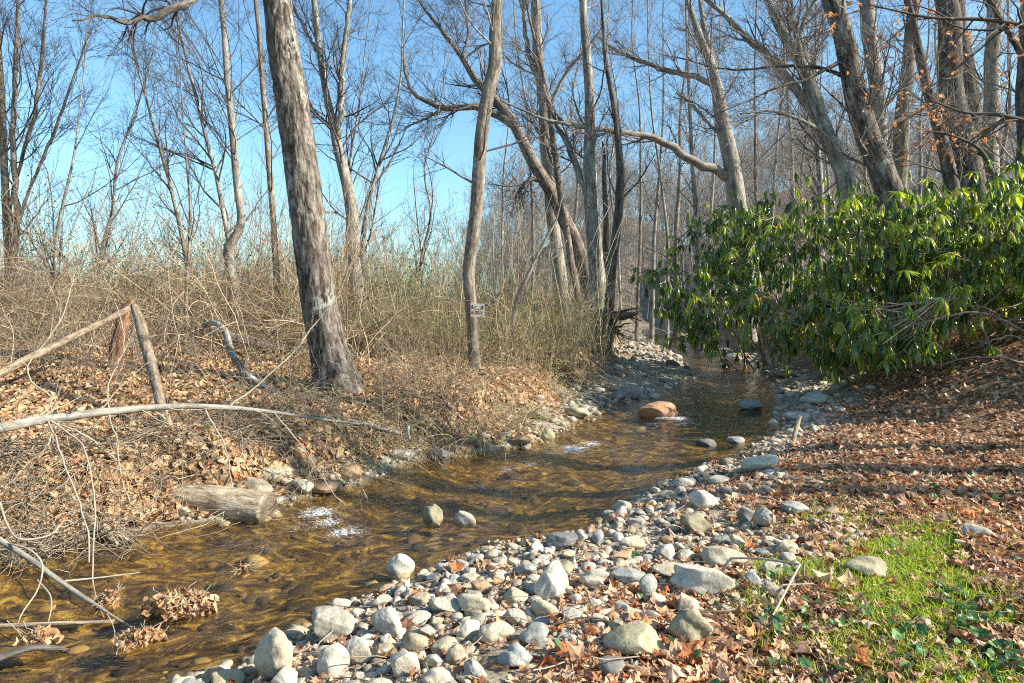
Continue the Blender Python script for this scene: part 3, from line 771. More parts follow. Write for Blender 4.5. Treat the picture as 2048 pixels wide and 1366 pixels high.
# ------------------------------------------------------------------ trees
TW = 1.0
def px_path(pts, Y, lean=0.0, K=40, wig=.0, end=0.0, root=True):
    p = np.asarray(pts, float); n = len(p)
    Yk = Y + lean * np.linspace(0, 1, n)
    P3 = pw(p[:, 0], p[:, 1], Yk); R = p[:, 2] * Yk / F / 2
    rows = np.concatenate([P3, R[:, None]], 1)
    if root:
        x0, y0 = rows[0, 0], rows[0, 1]; g = gz1(x0, y0)
        if rows[0, 2] > g - .05:
            d = rows[0] - rows[1]; hgt = rows[0, 2] - (g - .25); k = min(.5, hgt / max(-d[2], .3))
            xb = x0 + np.clip(d[0] * k, -.4, .4) if d[2] < 0 else x0
            rows = np.concatenate([[[xb, y0, gz1(xb, y0) - .25, rows[0, 3] * 1.25]], rows])
        else:
            rows[0, 2] = min(rows[0, 2], g - .1)
    if end > 0:
        d = nrm(rows[-1, :3] - rows[-2, :3]); d[2] = abs(d[2]) + .3; d = nrm(d)
        rows = np.concatenate([rows, [np.concatenate([rows[-1, :3] + d * end * .5, [rows[-1, 3] * .75]]), np.concatenate([rows[-1, :3] + d * end, [rows[-1, 3] * .3]])]])
    out = smooth(rows, K)
    P, R = out[:, :3], np.maximum(out[:, 3], .003)
    if wig:
        q = rng.normal(0, wig * 3, (12, 3)) * R.mean(); q[0] = 0; w = smooth(np.concatenate([np.linspace(0, 1, 12)[:, None] * 50, q], 1), K)[:, 1:]; w[:, 2] = 0; P = P + w
    return P, R

def rough_tube(mb, P, R, sides, amp, freq, along=.3, deep=None):
    V, Q, T = tubes(P[None], R[None], sides, True)
    n = len(P) * sides
    C = np.repeat(P, sides, 0); d = V[:n] - C; L = np.linalg.norm(d, axis=1, keepdims=True)
    out = np.empty(n)
    for k in range(n):
        a = V[k]
        p = Vector((a[0] * freq, a[1] * freq, a[2] * freq * along))
        h = mnoise.noise(p) * .6 + mnoise.noise(p * 2.3) * .4
        if deep: h = h - deep * max(0, .16 - abs(mnoise.noise(p * 1.3 + Vector((7, 3, 1))))) / .16
        out[k] = h
    V[:n] = C + d * (1 + amp * out[:, None])
    mb.add(V, Q, T, None, grain(P[None], R[None], sides, True))

CROWN = dict(n1=16, L1=2.6, a1=.75, u1=.5, n2=8, L2=1.15, n3=6, L3=.5, t0=.3, r1=.3, db=None)
def make_crown(paths, cw, twm, root, Y):
    """bare twigs in three orders; returns the mesh"""
    c = dict(CROWN); c.update(cw)
    rm = .0017 + .00013 * Y
    for P, R, trunk in paths:
        mb = MB()
        isT = trunk is True; t0 = c['t0'] if isT else .12
        n1 = max(2, int(c['n1'] * TW * (1 if isT else .7)))
        sc = 1 if isT else .75
        P1, R1 = grow(P[None], R[None], n1, t0, .99, c['L1'] * sc, .45, c['a1'], 8, c['u1'], .13, c['r1'], rm * 1.6, c['db'])
        R1 = np.minimum(R1, .010 + .006 * c['L1'])
        P2, R2 = grow(P1, R1, int(c['n2'] * TW), .12, .98, c['L2'] * sc, .4, .7, 6, c['u1'] * .6, .15, .6, rm * 1.15, c['db'])
        P3, R3 = grow(P2, R2, int(c['n3'] * TW), .15, 1, c['L3'] * sc, .3, .7, 4, .15, .15, .6, rm * .8, c['db'])
        for PP, RR, sd in ((P1, R1, 5), (P2, R2, 3), (P3, R3, 3)):
            mb.tubes(PP, RR, sd, rng.uniform(0, 1, len(PP)))
        if trunk is True: mb.build('crown', M[twm], root)
        else: mb.build('twigs', M[twm], trunk[0], off=np.array(root.location))

def tree(name, label, pts, Y, bk, lean=0.0, limbs=(), crown={}, sides=12, end=3.0, twig='twig', cat='tree', group=None, K=40, wig=.05, stub=False):
    pts = [(p_[0], p_[1], p_[2] * .83) for p_ in pts]
    P, R = px_path(pts, Y, lean, K, wig, 0 if stub else end)
    root = thing(name, (P[0, 0], P[0, 1], gz1(P[0, 0], P[0, 1])), label, cat, group)
    mb = MB()
    if Y < 26 and R.mean() > .05: rough_tube(mb, P, R, sides, .10, 6, .35)
    else: mb.tubes(P[None], R[None], sides, cap=True)
    mb.build('trunk', M[bk], root)
    paths = [(P, R, True)]
    for lb in limbs:
        lp, ly = lb[0], (lb[1] if len(lb) > 1 else 0)
        # start depth: that of the trunk at this height
        zz = EYE - (lp[0][1] - HY) * Y / F
        i = int(np.argmin(np.abs(P[:, 2] - zz))); y0 = P[i, 1]
        n = len(lp); Yk = y0 + ly * np.linspace(0, 1, n)
        rows = np.array([[*pw(a, b, yy), .85 * w * yy / F / 2] for (a, b, w), yy in zip(lp, Yk)])
        o = smooth(rows, 24); LP, LR = o[:, :3], np.maximum(o[:, 3], .004)
        LP = LP + np.concatenate([np.zeros((2, 3)), rng.normal(0, .25, (22, 3)) * LR[2:, None]])
        lo_ = MB().tubes(LP[None], LR[None], 8, cap=True).build('limb', M[bk], root)
        paths.append((LP, LR, (lo_,)))
    if crown is not None: make_crown(paths, crown, twig, root, Y)
    return root

def Yb(px, py): return float(hit(px, py)[1])

# the big furrowed trunk
Y1 = Yb(672, 790) + .25
pts = [(688, 815, 122), (676, 775, 98), (662, 720, 78), (645, 640, 71), (632, 560, 69), (622, 490, 68), (606, 360, 67), (588, 230, 65), (570, 120, 62), (560, 40, 57), (551, -40, 53)]
P, R = px_path(pts, Y1, .3, 170, 0, 5.0)
root = thing('tree', (P[0, 0], P[0, 1], gz1(P[0, 0], P[0, 1])), 'thick leaning trunk with deeply furrowed bark and pale lichen on the left bank', 'tree')
mb = MB(); rough_tube(mb, P, R, 56, .085, 8.5, .2, deep=1.3); mb.build('trunk', M['bark_furrowed'], root)
rows = np.array([[*pw(a, b, yy), w * yy / F / 2] for a, b, w, yy in [(540, -150, 40, Y1), (470, -110, 26, Y1 - .3), (381, -2, 18, Y1 - .8), (340, 20, 15, Y1 - 1), (300, 38, 13, Y1 - 1.1), (285, 32, 12, Y1 - 1.2), (240, 46, 9, Y1 - 1.4), (200, 30, 6, Y1 - 1.6), (150, 42, 3, Y1 - 1.8)]])
o = smooth(rows, 40); LP, LR = o[:, :3], np.maximum(o[:, 3], .004); LP = LP + rng.normal(0, .012, LP.shape)
MB().tubes(LP[None], LR[None], 10, cap=True).build('limb', M['bark_dark'], root)
mk = MB()
P1, R1 = grow(LP[14:][None], LR[14:][None], 14, .05, .98, .9, .3, .8, 8, -.5, .2, .4, .004); mk.tubes(P1, R1, 4)
P2, R2 = grow(P1, R1, 5, .1, 1, .4, .3, .7, 5, -.1, .2, .5, .003); mk.tubes(P2, R2, 3)
P1, R1 = grow(P[100:][None], R[100:][None], 16, .3, .99, 3.5, .2, 1.0, 9, .4, .12, .15, .006); mk.tubes(P1, R1, 5)
P2, R2 = grow(P1, R1, 8, .1, 1, 1.3, .3, .7, 6, .2, .15, .5, .004); mk.tubes(P2, R2, 3)
mk.build('crown', M['twig_dark'], root)

# tree with the sign
Y2 = Yb(948, 742)
tree('tree', 'slender crooked tree carrying a small white sign on its trunk',
     [(953, 760, 36), (950, 735, 30), (946, 660, 27), (941, 600, 28), (937, 545, 28), (945, 480, 31), (954, 420, 32), (960, 330, 32), (969, 240, 32), (978, 170, 33), (988, 128, 33), (990, 60, 28), (996, -20, 25)],
     Y2, 'bark_brown', .2, crown=dict(n1=15, L1=1.6, t0=.35, n2=6, L2=.8, n3=4, L3=.35, r1=.25, a1=1.0, u1=.2), sides=20, K=70)

# mid-stream group of trunks
Y6 = Yb(1205, 690)
tree('tree', 'upright trunk with an orange bark wound half way up, by the fallen trunk',
     [(1207, 670, 50), (1200, 600, 42), (1190, 520, 38), (1184, 420, 35), (1180, 340, 32), (1178, 290, 27), (1175, 180, 24), (1168, 60, 20), (1163, -20, 17)], Y6, 'bark_grey', 0,
     limbs=[([(1188, 450, 20), (1165, 360, 17), (1140, 300, 15), (1110, 240, 11), (1085, 170, 7)], .6), ([(1178, 255, 12), (1120, 245, 9), (1080, 235, 6), (1000, 200, 4)], -.5)], sides=14,
     crown=dict(n1=18, L1=2.6))
tree('tree', 'long leaning trunk that arches up to the left behind the sign tree',
     [(1190, 620, 40), (1172, 545, 38), (1150, 480, 35), (1125, 430, 33), (1095, 370, 30), (1062, 310, 28), (1035, 262, 26), (1005, 215, 22), (975, 185, 20), (950, 160, 17), (925, 118, 14), (890, 70, 10), (850, 20, 7)], Y6 + 1.5, 'bark_brown', 1.5,
     limbs=[([(1035, 255, 22), (990, 228, 18), (950, 216, 16), (900, 218, 14), (860, 205, 12), (828, 188, 9), (812, 150, 7), (805, 90, 4)], .4), ([(878, 222, 8), (850, 238, 6), (810, 255, 3)], .2),
            ([(925, 115, 8), (936, 70, 7), (932, 20, 5), (926, -30, 4)], .5), ([(1092, 365, 12), (1060, 358, 10), (1040, 380, 7), (1028, 400, 4)], -.6)], end=1.0, sides=12,
     crown=dict(n1=22, L1=2.4, t0=.45, db=(-.3, 0, 0)), twig='twig_dark')
tree('tree', 'straight pale grey trunk rising between the arching trunk and the wounded trunk',
     [(1122, 590, 36), (1112, 500, 32), (1103, 420, 30), (1095, 330, 28), (1090, 250, 26), (1082, 150, 25), (1074, 60, 24), (1068, -20, 22)], Y6 + 3, 'bark_pale', .3,
     limbs=[([(1085, 185, 14), (1062, 120, 12), (1050, 60, 10), (1046, -20, 8)], .5), ([(1092, 230, 10), (1130, 150, 8), (1175, 95, 5), (1215, 40, 3)], -1)],
     crown=dict(n1=20, L1=2.6, t0=.35), twig='twig')
tree('tree', 'thin dark brown trunk leaning left between the pale trunk and the wounded trunk',
     [(1158, 610, 18), (1142, 520, 17), (1126, 420, 16), (1114, 340, 15), (1104, 270, 14), (1098, 205, 12), (1080, 120, 9), (1060, 40, 6)], Y6 + .6, 'bark_brown', .3, crown=dict(n1=14, L1=2.0, t0=.4))
tree('tree', 'dark slim sinuous trunk standing at the stream bank right of the wounded trunk',
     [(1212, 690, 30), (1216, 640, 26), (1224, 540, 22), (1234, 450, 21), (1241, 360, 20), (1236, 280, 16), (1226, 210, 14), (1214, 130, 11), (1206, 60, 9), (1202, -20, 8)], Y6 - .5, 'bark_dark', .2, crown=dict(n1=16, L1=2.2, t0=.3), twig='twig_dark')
tree('dead_trunk', 'short broken dead snag with a jagged top behind the dark slim trunk', [(1214, 620, 18), (1212, 500, 15), (1209, 380, 12), (1206, 300, 8), (1203, 282, 2)], Y6 + 4, 'bark_dark', crown=dict(n1=5, L1=1.0, n2=3, n3=2), stub=True, cat='snag')
Yl = Yb(1021, 705)
tree('sapling', 'pale bare sapling leaning right in front of the thicket beside the sign tree', [(1019, 712, 12), (1024, 660, 11), (1035, 600, 11), (1056, 550, 10), (1080, 500, 8), (1098, 468, 6), (1112, 440, 4), (1122, 405, 3)], Yl, 'bark_pale',
     limbs=[([(1050, 565, 5), (1080, 535, 4), (1112, 512, 3), (1135, 480, 2)], .2)], crown=dict(n1=6, L1=.7, n2=4, L2=.35, n3=3, L3=.2, t0=.5), twig='twig', end=.4)

# right group
tree('tree', 'pale forked tree left of the rhododendron with a long horizontal limb reaching left',
     [(1490, 520, 46), (1480, 440, 44), (1470, 370, 42), (1462, 310, 38), (1448, 250, 35), (1438, 200, 30), (1428, 160, 24), (1405, 90, 18), (1382, 20, 14), (1370, -20, 12)], 24.5, 'bark_pale', 0,
     limbs=[([(1462, 358, 24), (1420, 340, 22), (1380, 318, 20), (1345, 292, 19), (1300, 275, 17), (1250, 268, 15), (1200, 258, 13), (1150, 250, 10), (1110, 236, 7)], -1),
            ([(1430, 172, 16), (1390, 152, 14), (1340, 143, 13), (1290, 125, 11), (1240, 105, 8), (1190, 70, 5)], .5), ([(1432, 165, 16), (1420, 100, 14), (1406, 40, 12), (1398, -20, 9)], .8),
            ([(1468, 290, 10), (1420, 250, 8), (1380, 205, 7), (1352, 185, 5)], .6)], sides=16, crown=dict(n1=20, L1=2.8, t0=.35))
tree('tree', 'grey tree curving up to the left with several fanning stems behind the rhododendron top',
     [(1712, 470, 46), (1700, 400, 44), (1688, 350, 44), (1668, 300, 42), (1645, 250, 38), (1625, 190, 34), (1600, 130, 28), (1572, 80, 24), (1548, 30, 20), (1530, -20, 18)], 17, 'bark_grey', .4,
     limbs=[([(1650, 258, 26), (1610, 200, 22), (1560, 140, 20), (1510, 90, 17), (1470, 50, 14), (1430, 15, 11), (1390, -20, 8)], .5), ([(1628, 195, 20), (1610, 110, 17), (1590, 50, 15), (1572, -20, 12)], .8),
            ([(1610, 150, 16), (1598, 80, 13), (1615, 30, 11), (1640, -20, 9)], -.6), ([(1655, 270, 12), (1600, 240, 9), (1540, 222, 7), (1480, 228, 4)], -.8)], sides=16, crown=dict(n1=20, L1=2.4, t0=.35))
tree('tree', 'stout leaning trunk with blotched flaking bark rising out of the rhododendron',
     [(1800, 470, 70), (1784, 400, 64), (1765, 340, 60), (1742, 280, 56), (1720, 210, 52), (1702, 140, 49), (1682, 70, 46), (1664, -20, 44)], 13, 'bark_furrowed', .3,
     limbs=[([(1712, 185, 14), (1690, 158, 11), (1650, 138, 9), (1590, 132, 8), (1530, 135, 6), (1470, 140, 5), (1410, 132, 3)], .4), ([(1704, 120, 12), (1670, 128, 10), (1610, 160, 8), (1560, 172, 6), (1500, 200, 4), (1440, 225, 3)], -.5),
            ([(1745, 270, 10), (1800, 240, 8), (1850, 220, 6), (1900, 205, 4)], .3)], sides=28, K=90, crown=dict(n1=16, L1=1.8, t0=.3, r1=.18))
RT = [('straight grey trunk directly behind the stout leaning trunk', [(1770, 420, 44), (1760, 330, 42), (1752, 220, 40), (1742, 120, 38), (1734, 40, 38), (1732, -20, 36)], 18, 'bark_grey'),
      ('slightly tilted grey brown trunk right of the stout leaning trunk, with vine twigs', [(1796, 420, 42), (1800, 330, 40), (1806, 230, 36), (1814, 150, 32), (1820, 70, 30), (1830, -20, 28)], 19, 'bark_brown'),
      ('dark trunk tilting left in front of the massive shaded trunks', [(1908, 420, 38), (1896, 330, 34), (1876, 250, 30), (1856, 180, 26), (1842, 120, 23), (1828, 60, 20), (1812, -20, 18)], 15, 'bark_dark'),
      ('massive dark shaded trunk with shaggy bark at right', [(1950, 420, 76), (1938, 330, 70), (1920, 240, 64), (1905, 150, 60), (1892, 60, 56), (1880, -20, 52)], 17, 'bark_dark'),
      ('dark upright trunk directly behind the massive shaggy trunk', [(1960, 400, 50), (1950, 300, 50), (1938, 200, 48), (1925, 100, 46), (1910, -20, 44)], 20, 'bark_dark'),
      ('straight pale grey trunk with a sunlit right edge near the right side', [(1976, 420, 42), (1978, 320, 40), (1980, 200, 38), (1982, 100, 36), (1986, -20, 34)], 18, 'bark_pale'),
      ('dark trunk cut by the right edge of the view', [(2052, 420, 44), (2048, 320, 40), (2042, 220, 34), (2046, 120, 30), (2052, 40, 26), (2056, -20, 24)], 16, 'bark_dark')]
for k, (lab, pts, Y, bk) in enumerate(RT):
    lm = []; pts = [(p_[0], p_[1], p_[2] * .9) for p_ in pts]
    if k == 6: lm = [([(2044, 110, 16), (2020, 70, 13), (1995, 30, 11), (1970, -20, 9)], -.5)]
    tree('tree', lab, pts, Y, bk, .2, limbs=lm, sides=14, crown=dict(n1=13, L1=1.9, t0=.2, r1=.16, n2=7, n3=5), twig='twig' if k % 2 else 'twig_pale')

# left group
tree('tree', 'many-stemmed bare tree at the left edge with ascending fine branches',
     [(22, 600, 24), (18, 520, 21), (12, 430, 18), (8, 330, 16), (3, 200, 14), (-4, 80, 12), (-8, -20, 10)], 15.5, 'bark_brown', .3,
     limbs=[([(20, 560, 16), (34, 430, 14), (26, 290, 12), (30, 150, 10), (35, 40, 8), (37, -20, 7)], -.4), ([(16, 430, 9), (40, 330, 8), (70, 220, 9), (85, 100, 7), (95, -20, 5)], .5), ([(20, 500, 8), (60, 380, 7), (110, 260, 7), (150, 150, 5), (180, 60, 3)], -.7)],
     crown=dict(n1=20, L1=2.9, a1=.6, u1=.5, n2=9, n3=6, r1=.3), twig='twig_dark')
tree('tree', 'tall thin pale trunk with an S-shaped kink near its foot',
     [(468, 610, 28), (466, 560, 25), (460, 520, 23), (458, 495, 22), (474, 470, 22), (482, 440, 20), (476, 390, 18), (470, 330, 17), (462, 240, 16), (454, 150, 14), (447, 60, 13), (441, -20, 12)], 14.5, 'bark_pale', .2, crown=dict(n1=21, L1=3.6, a1=.8, u1=.3, n2=9, n3=6, r1=.22, db=(-.3, 0, 0)), twig='twig_dark', K=60)
tree('tree', 'tall thin straight trunk between the kinked trunk and the thick furrowed one',
     [(557, 610, 17), (550, 500, 15), (541, 370, 14), (533, 260, 13), (524, 150, 12), (517, 60, 11), (510, -20, 10)], 15.5, 'bark_brown', .2, crown=dict(n1=21, L1=3.6, a1=.85, u1=.3, n2=9, n3=6, r1=.28, db=(-.35, 0, 0)), twig='twig_dark', K=60)
tree('tree', 'grey forked tree with two upright stems behind the thick furrowed trunk',
     [(716, 610, 36), (708, 520, 33), (702, 430, 31), (690, 350, 27), (672, 280, 23), (660, 220, 18), (646, 140, 16), (634, 60, 15), (626, -20, 14)], 17, 'bark_grey', .3,
     limbs=[([(674, 275, 19), (682, 220, 17), (684, 170, 15), (690, 90, 13), (696, 30, 12), (700, -20, 11)], -.4), ([(668, 262, 10), (640, 235, 9), (610, 210, 7), (570, 175, 4)], .3), ([(640, 110, 9), (615, 70, 8), (590, 20, 6), (570, -20, 5)], .4)],
     crown=dict(n1=18, L1=2.6, a1=.65, u1=.5, n2=9, n3=6, r1=.3), twig='twig_dark')
LT = [('slim dark sapling leaning left, its stem straight, left of the kinked pale trunk', [(478, 610, 12), (455, 467, 11), (432, 350, 10), (418, 300, 9), (396, 205, 8), (371, 113, 7), (350, 20, 5)], 16),
      ('very thin reddish sapling leaning left behind the broken post', [(384, 600, 13), (366, 480, 10), (342, 376, 9), (321, 297, 7), (290, 191, 5), (268, 110, 4)], 15),
      ('thin upright sapling with a few green leaves in the left thicket', [(372, 600, 8), (378, 500, 7), (380, 400, 6), (372, 310, 4), (366, 230, 3)], 12.5),
      ('thin grey sapling rising right of the forked tree with a fan of upright twigs', [(730, 600, 16), (724, 500, 14), (735, 420, 11), (758, 330, 9), (785, 240, 7), (802, 150, 5), (806, 60, 4)], 18),
      ('small fan-shaped sapling against bright sky right of the forked tree', [(716, 600, 14), (712, 500, 12), (708, 420, 9), (700, 330, 7), (712, 250, 5), (722, 180, 3)], 20),
      ('thin bare sapling at far left in front of the many-stemmed tree', [(118, 600, 9), (110, 500, 8), (128, 400, 7), (150, 300, 5), (160, 220, 3)], 14),
      ('slender bare sapling between the far-left saplings and the broken post', [(200, 600, 10), (205, 500, 9), (225, 420, 7), (236, 320, 6), (270, 230, 4)], 17),
      ('thin dark sapling in the gap between the furrowed trunk and the sign tree', [(835, 600, 9), (842, 520, 8), (862, 430, 6), (850, 340, 5), (872, 250, 3)], 18)]
for k, (lab, pts, Y) in enumerate(LT):
    tree('sapling', lab, pts, Y, 'bark_brown' if k in (1, 2) else 'bark_grey', .2, crown=dict(n1=18, L1=2.4, a1=.6 + .2 * (k < 2), u1=.6, n2=8, n3=5, L2=1.0, t0=.15, r1=.5, db=(-.3, 0, 0) if k < 2 else None), twig='twig_dark', cat='sapling')

# slimmer trunks further back among the woods on the right
BG = [(1275, 1262, 9, 30), (1305, 1322, 11, 34), (1335, 1300, 9, 28), (1352, 1372, 13, 38), (1395, 1380, 16, 27), (1418, 1436, 9, 40), (1512, 1500, 12, 32), (1545, 1566, 10, 36), (1580, 1572, 14, 44), (1605, 1620, 9, 33), (1640, 1630, 20, 26), (1662, 1650, 10, 40),
      (1730, 1722, 11, 34), (1840, 1850, 12, 30), (1870, 1862, 14, 36), (2010, 2020, 16, 28), (1240, 1215, 8, 36), (1140, 1150, 10, 38), (1065, 1050, 9, 42), (1005, 1015, 7, 45)]
ADJ = ['slim brown', 'thin grey', 'wispy pale', 'upright grey brown', 'tilted grey', 'slender dull brown', 'bare grey', 'twiggy brown', 'straight ashen', 'thin pale']
for k, (b, t, w, Y) in enumerate(BG):
    d = rng.normal(0, 9, 3)
    near_ = ('behind the rhododendron top' if b > 1560 else 'left of the forked pale tree' if b > 1330 else 'behind the midstream trunks' if b > 1180 else 'behind the thicket by the pale grey trunk')
    order_ = ['leftmost of those', 'second from left of those', 'third from left of those', 'fourth from left of those', 'fifth from left of those', 'sixth from left of those', 'seventh from left of those', 'eighth from left of those', 'ninth from left of those']
    grp = [q for q in sorted(BG) if ('a' if q[0] > 1560 else 'b' if q[0] > 1330 else 'c' if q[0] > 1180 else 'd') == ('a' if b > 1560 else 'b' if b > 1330 else 'c' if b > 1180 else 'd')]
    ix = grp.index((b, t, w, Y))
    tree('distant_tree', f'{ADJ[k % 10]} trunk, {order_[min(ix, 8)]} {near_}', [(b, 600, w), (b + d[0] * .5, 480, w * .85), (b + (t - b) * .4 + d[0], 350, w * .7), (b + (t - b) * .6 + d[1], 220, w * .5), (t + d[2], 90, w * .35), (t + d[2] * 1.3, 0, w * .3)], Y,
         ['bark_brown', 'bark_grey', 'bark_pale'][k % 3], .3, sides=7, crown=dict(n1=22, L1=3.2, a1=.65, u1=.5, n2=7, n3=5, L2=1.4, L3=.7, t0=.18), group='slim trunks in the woods behind', twig='twig')

# two trees standing outside the right edge whose trunks throw the long shadows across stream and leaves
for (bx, by, w, lab) in ((9.6, 5.6, .42, 'bare trunk beyond the right edge, nearer of two'), (10.6, 6.7, .5, 'bare trunk beyond the right edge, farther of two'), (11.5, 4.4, .3, 'thin bare trunk beyond the right edge, closest to the viewer')):
    pxs = lambda zz, dx: (CX + (bx + dx) * F / by, HY - (zz - EYE) * F / by, 2 * w / 2 * F / by)
    tree('tree', lab, [pxs(.2, 0), pxs(2, .05), pxs(4.5, .2), pxs(7.5, .3)], by, 'bark_brown', 0, sides=12, end=3, crown=dict(n1=12, L1=2.5, n2=6, n3=4))

# ---- far woods: hillside on the right and the tree line beyond the fields on the left
def woods(name, xy, hts, matn, lab, dens=1.0):
    mb = MB(); n = len(xy)
    g = gz(xy[:, 0], xy[:, 1])
    K = 5; P = np.empty((n, K, 3)); P[:, 0] = np.stack([xy[:, 0], xy[:, 1], g - .3], 1)
    d = np.stack([rng.normal(0, .1, n), rng.normal(0, .1, n), np.ones(n)], 1)
    for k in range(1, K):
        d = nrm(d + rng.normal(0, .07, (n, 3))); P[:, k] = P[:, k - 1] + d * (hts / (K - 1))[:, None]
    dist = np.hypot(xy[:, 0], xy[:, 1])
    R = (hts * .0036 + .010)[:, None] * (1 - .8 * np.linspace(0, 1, K))[None]
    mb.tubes(P, R, 4, rng.uniform(.3, 1, n))
    rmn = .009 if dist.mean() < 60 else .013
    P1, R1 = grow(P, R, int(16 * dens), .2, 1, 1, .35, .7, 5, .5, .13, .4, rmn * 1.3)
    P1 = P1[:, :1] + (P1 - P1[:, :1]) * (np.repeat(hts, int(16 * dens)) * .26)[:, None, None]
    mb.tubes(P1, R1, 3, rng.uniform(0, 1, len(P1)))
    P2, R2 = grow(P1, R1, int(7 * dens), .15, 1, hts.mean() * .13, .2, .7, 4, .3, .15, .5, rmn * .8)
    mb.tubes(P2, R2, 3, rng.uniform(0, 1, len(P2)))
    o = mb.build(name, M[matn]); tag(o, lab, 'woods', kind='stuff'); return o
n = 900
y = rng.uniform(50, 150, n); x = rng.uniform(-.05, .95, n) * y + rng.uniform(-2, 2, n)
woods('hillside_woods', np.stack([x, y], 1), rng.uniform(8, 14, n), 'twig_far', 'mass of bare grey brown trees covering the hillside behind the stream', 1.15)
n = 190
y = rng.uniform(27, 68, n); x = rng.uniform(.06, .95, n) * y
dl_, dr_ = zones(x, y); k = (np.minimum(-dl_, -dr_) < -1); x, y = x[k], y[k]
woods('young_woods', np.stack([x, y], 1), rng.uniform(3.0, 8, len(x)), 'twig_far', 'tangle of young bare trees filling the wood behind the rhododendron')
n = 380
y = rng.uniform(60, 130, n); x = rng.uniform(-1.5, .02, n) * y
woods('far_tree_line', np.stack([x, y], 1), rng.uniform(3.5, 8.5, n), 'twig', 'hazy line of bare trees far beyond the left thicket')

# ------------------------------------------------------------------ undergrowth
def stems(x, y, h, lean, droop, K=7, r=.0035, base_dir=None):
    n = len(x); P = np.empty((n, K, 3)); P[:, 0] = np.stack([x, y, gz(x, y) - .02], 1)
    d = nrm(np.stack([rng.normal(0, lean, n), rng.normal(0, lean, n), np.ones(n)], 1))
    if base_dir is not None: d = nrm(d + base_dir)
    for k in range(1, K):
        d = d + rng.normal(0, .10, (n, 3)); d[:, 2] -= droop * rng.uniform(.3, 1.7, n) / (K - 1) * 1.6; d = nrm(d)
        P[:, k] = P[:, k - 1] + d * (h / (K - 1))[:, None]
    R = np.asarray(r)[..., None] * (1 - .65 * np.linspace(0, 1, K))[None] * np.ones((n, 1)) if np.ndim(r) else np.ones((n, 1)) * (r * (1 - .65 * np.linspace(0, 1, K)))[None]
    return P, R
def stem_leaves(mb, P, n_each, size, t0=.25, shapes=None, curl=.4, prob=1.0):
    N_, K, _ = P.shape
    idx = np.repeat(np.arange(N_), n_each); idx = idx[rng.uniform(0, 1, len(idx)) < prob]
    f = rng.uniform(t0, 1, len(idx)) * (K - 1) * .999; i = f.astype(int); fr = (f - i)[:, None]
    p = P[idx, i] * (1 - fr) + P[idx, i + 1] * fr + rng.normal(0, .015, (len(idx), 3))
    nv = nrm(rng.normal(0, .8, (len(idx), 3)) + [0, 0, .7])
    add_leaves(mb, p, nv, size * rng.uniform(.6, 1.3, len(idx)), shapes or LEAF_FAR[:1], curl)

def region(n, y0, y1, pxa, pxb, dmin=.6, pad=60, side='L', bmin=.1):
    y = y0 * (y1 / y0) ** rng.uniform(0, 1, n)
    x = (rng.uniform(pxa - pad, pxb + pad, n) - CX) * y / F
    z, dl, dr, gl_, gr_, bb = ground_full(x, y)
    k = (bb > bmin) & (dl > dmin) if side == 'L' else (dr > dmin)
    k &= x < (pxb + min(pad, 60) - CX) * y / F
    return x[k], y[k]

# middle thicket: dry weed stalks and brambles with olive leaves
x, y = region(8000, 13.2, 26, 640, 1190, 1.0)
c = clumpy(x, y, 1.3, 71, -.9, .5); k = rng.uniform(0, 1, len(x)) < .25 + .75 * c; x, y = x[k], y[k]
h = rng.uniform(.7, 2.3, len(x)) * (.4 + .85 * clumpy(x, y, 1.6, 75, -.5, .6))
P, R = stems(x, y, h, .22, .45, 8, .0042)
mb = MB().tubes(P, R, 3, rng.uniform(0, 1, len(P)))
P2, R2 = grow(P, R, 3, .3, 1, .35, .2, .7, 4, .1, .15, .6, .0028); mb.tubes(P2, R2, 3, rng.uniform(0, 1, len(P2)))
xc, yc = region(330, 13.5, 24, 560, 1200, 1.2); Pc, Rc = stems(xc, yc, rng.uniform(1.8, 4.2, len(xc)), .12, .12, 12, .009); mb.tubes(Pc, Rc, 4, rng.uniform(.1, .8, len(xc)))
Pd, Rd = grow(Pc, Rc, 9, .2, 1, .6, .3, .6, 6, .4, .13, .5, .004); mb.tubes(Pd, Rd, 3, rng.uniform(.1, .8, len(Pd)))
o = mb.build('weed_thicket', M['dry_stem']); tag(o, 'tall tangle of dry tan weed stalks around the sign tree', 'undergrowth', kind='stuff')
mb = MB(); stem_leaves(mb, P, 3, .026, .3, None, .4, 1.0); stem_leaves(mb, P2, 1, .02, .2, None, .4, .6)
o = mb.build('thicket_leaves', M['olive_leaf'], smooth=False); tag(o, 'small olive leaves scattered through the tan thicket', 'undergrowth', kind='stuff')
# left brambles
x, y = region(10500, 11.6, 24, 0, 640, 1.5, 330)
c = clumpy(x, y, 1.2, 81, -.5, .5); k = rng.uniform(0, 1, len(x)) < (.15 + .85 * c) * np.where(y < 12.8, .35, 1); x, y = x[k], y[k]
P, R = stems(x, y, rng.uniform(.9, 3.4, len(x)) * (.5 + .7 * clumpy(x, y, 1.6, 85, -.5, .6)), .4, .9, 10, .0045)
mb = MB().tubes(P, R, 3, rng.uniform(0, 1, len(P)))
P2, R2 = grow(P, R, 4, .25, 1, .5, .2, .8, 5, .1, .18, .6, .003); mb.tubes(P2, R2, 3, rng.uniform(0, 1, len(P2)))
xc, yc = region(700, 11.5, 20, 0, 700, 1.5, 300); Pc, Rc = stems(xc, yc, rng.uniform(1.5, 4.2, len(xc)), .45, 1.1, 14, .0085); mb.tubes(Pc, Rc, 4, rng.uniform(.3, 1, len(xc)))
Pd, Rd = grow(Pc, Rc, 6, .25, 1, .7, .2, .8, 6, .2, .15, .5, .0035); mb.tubes(Pd, Rd, 3, rng.uniform(.2, 1, len(Pd)))
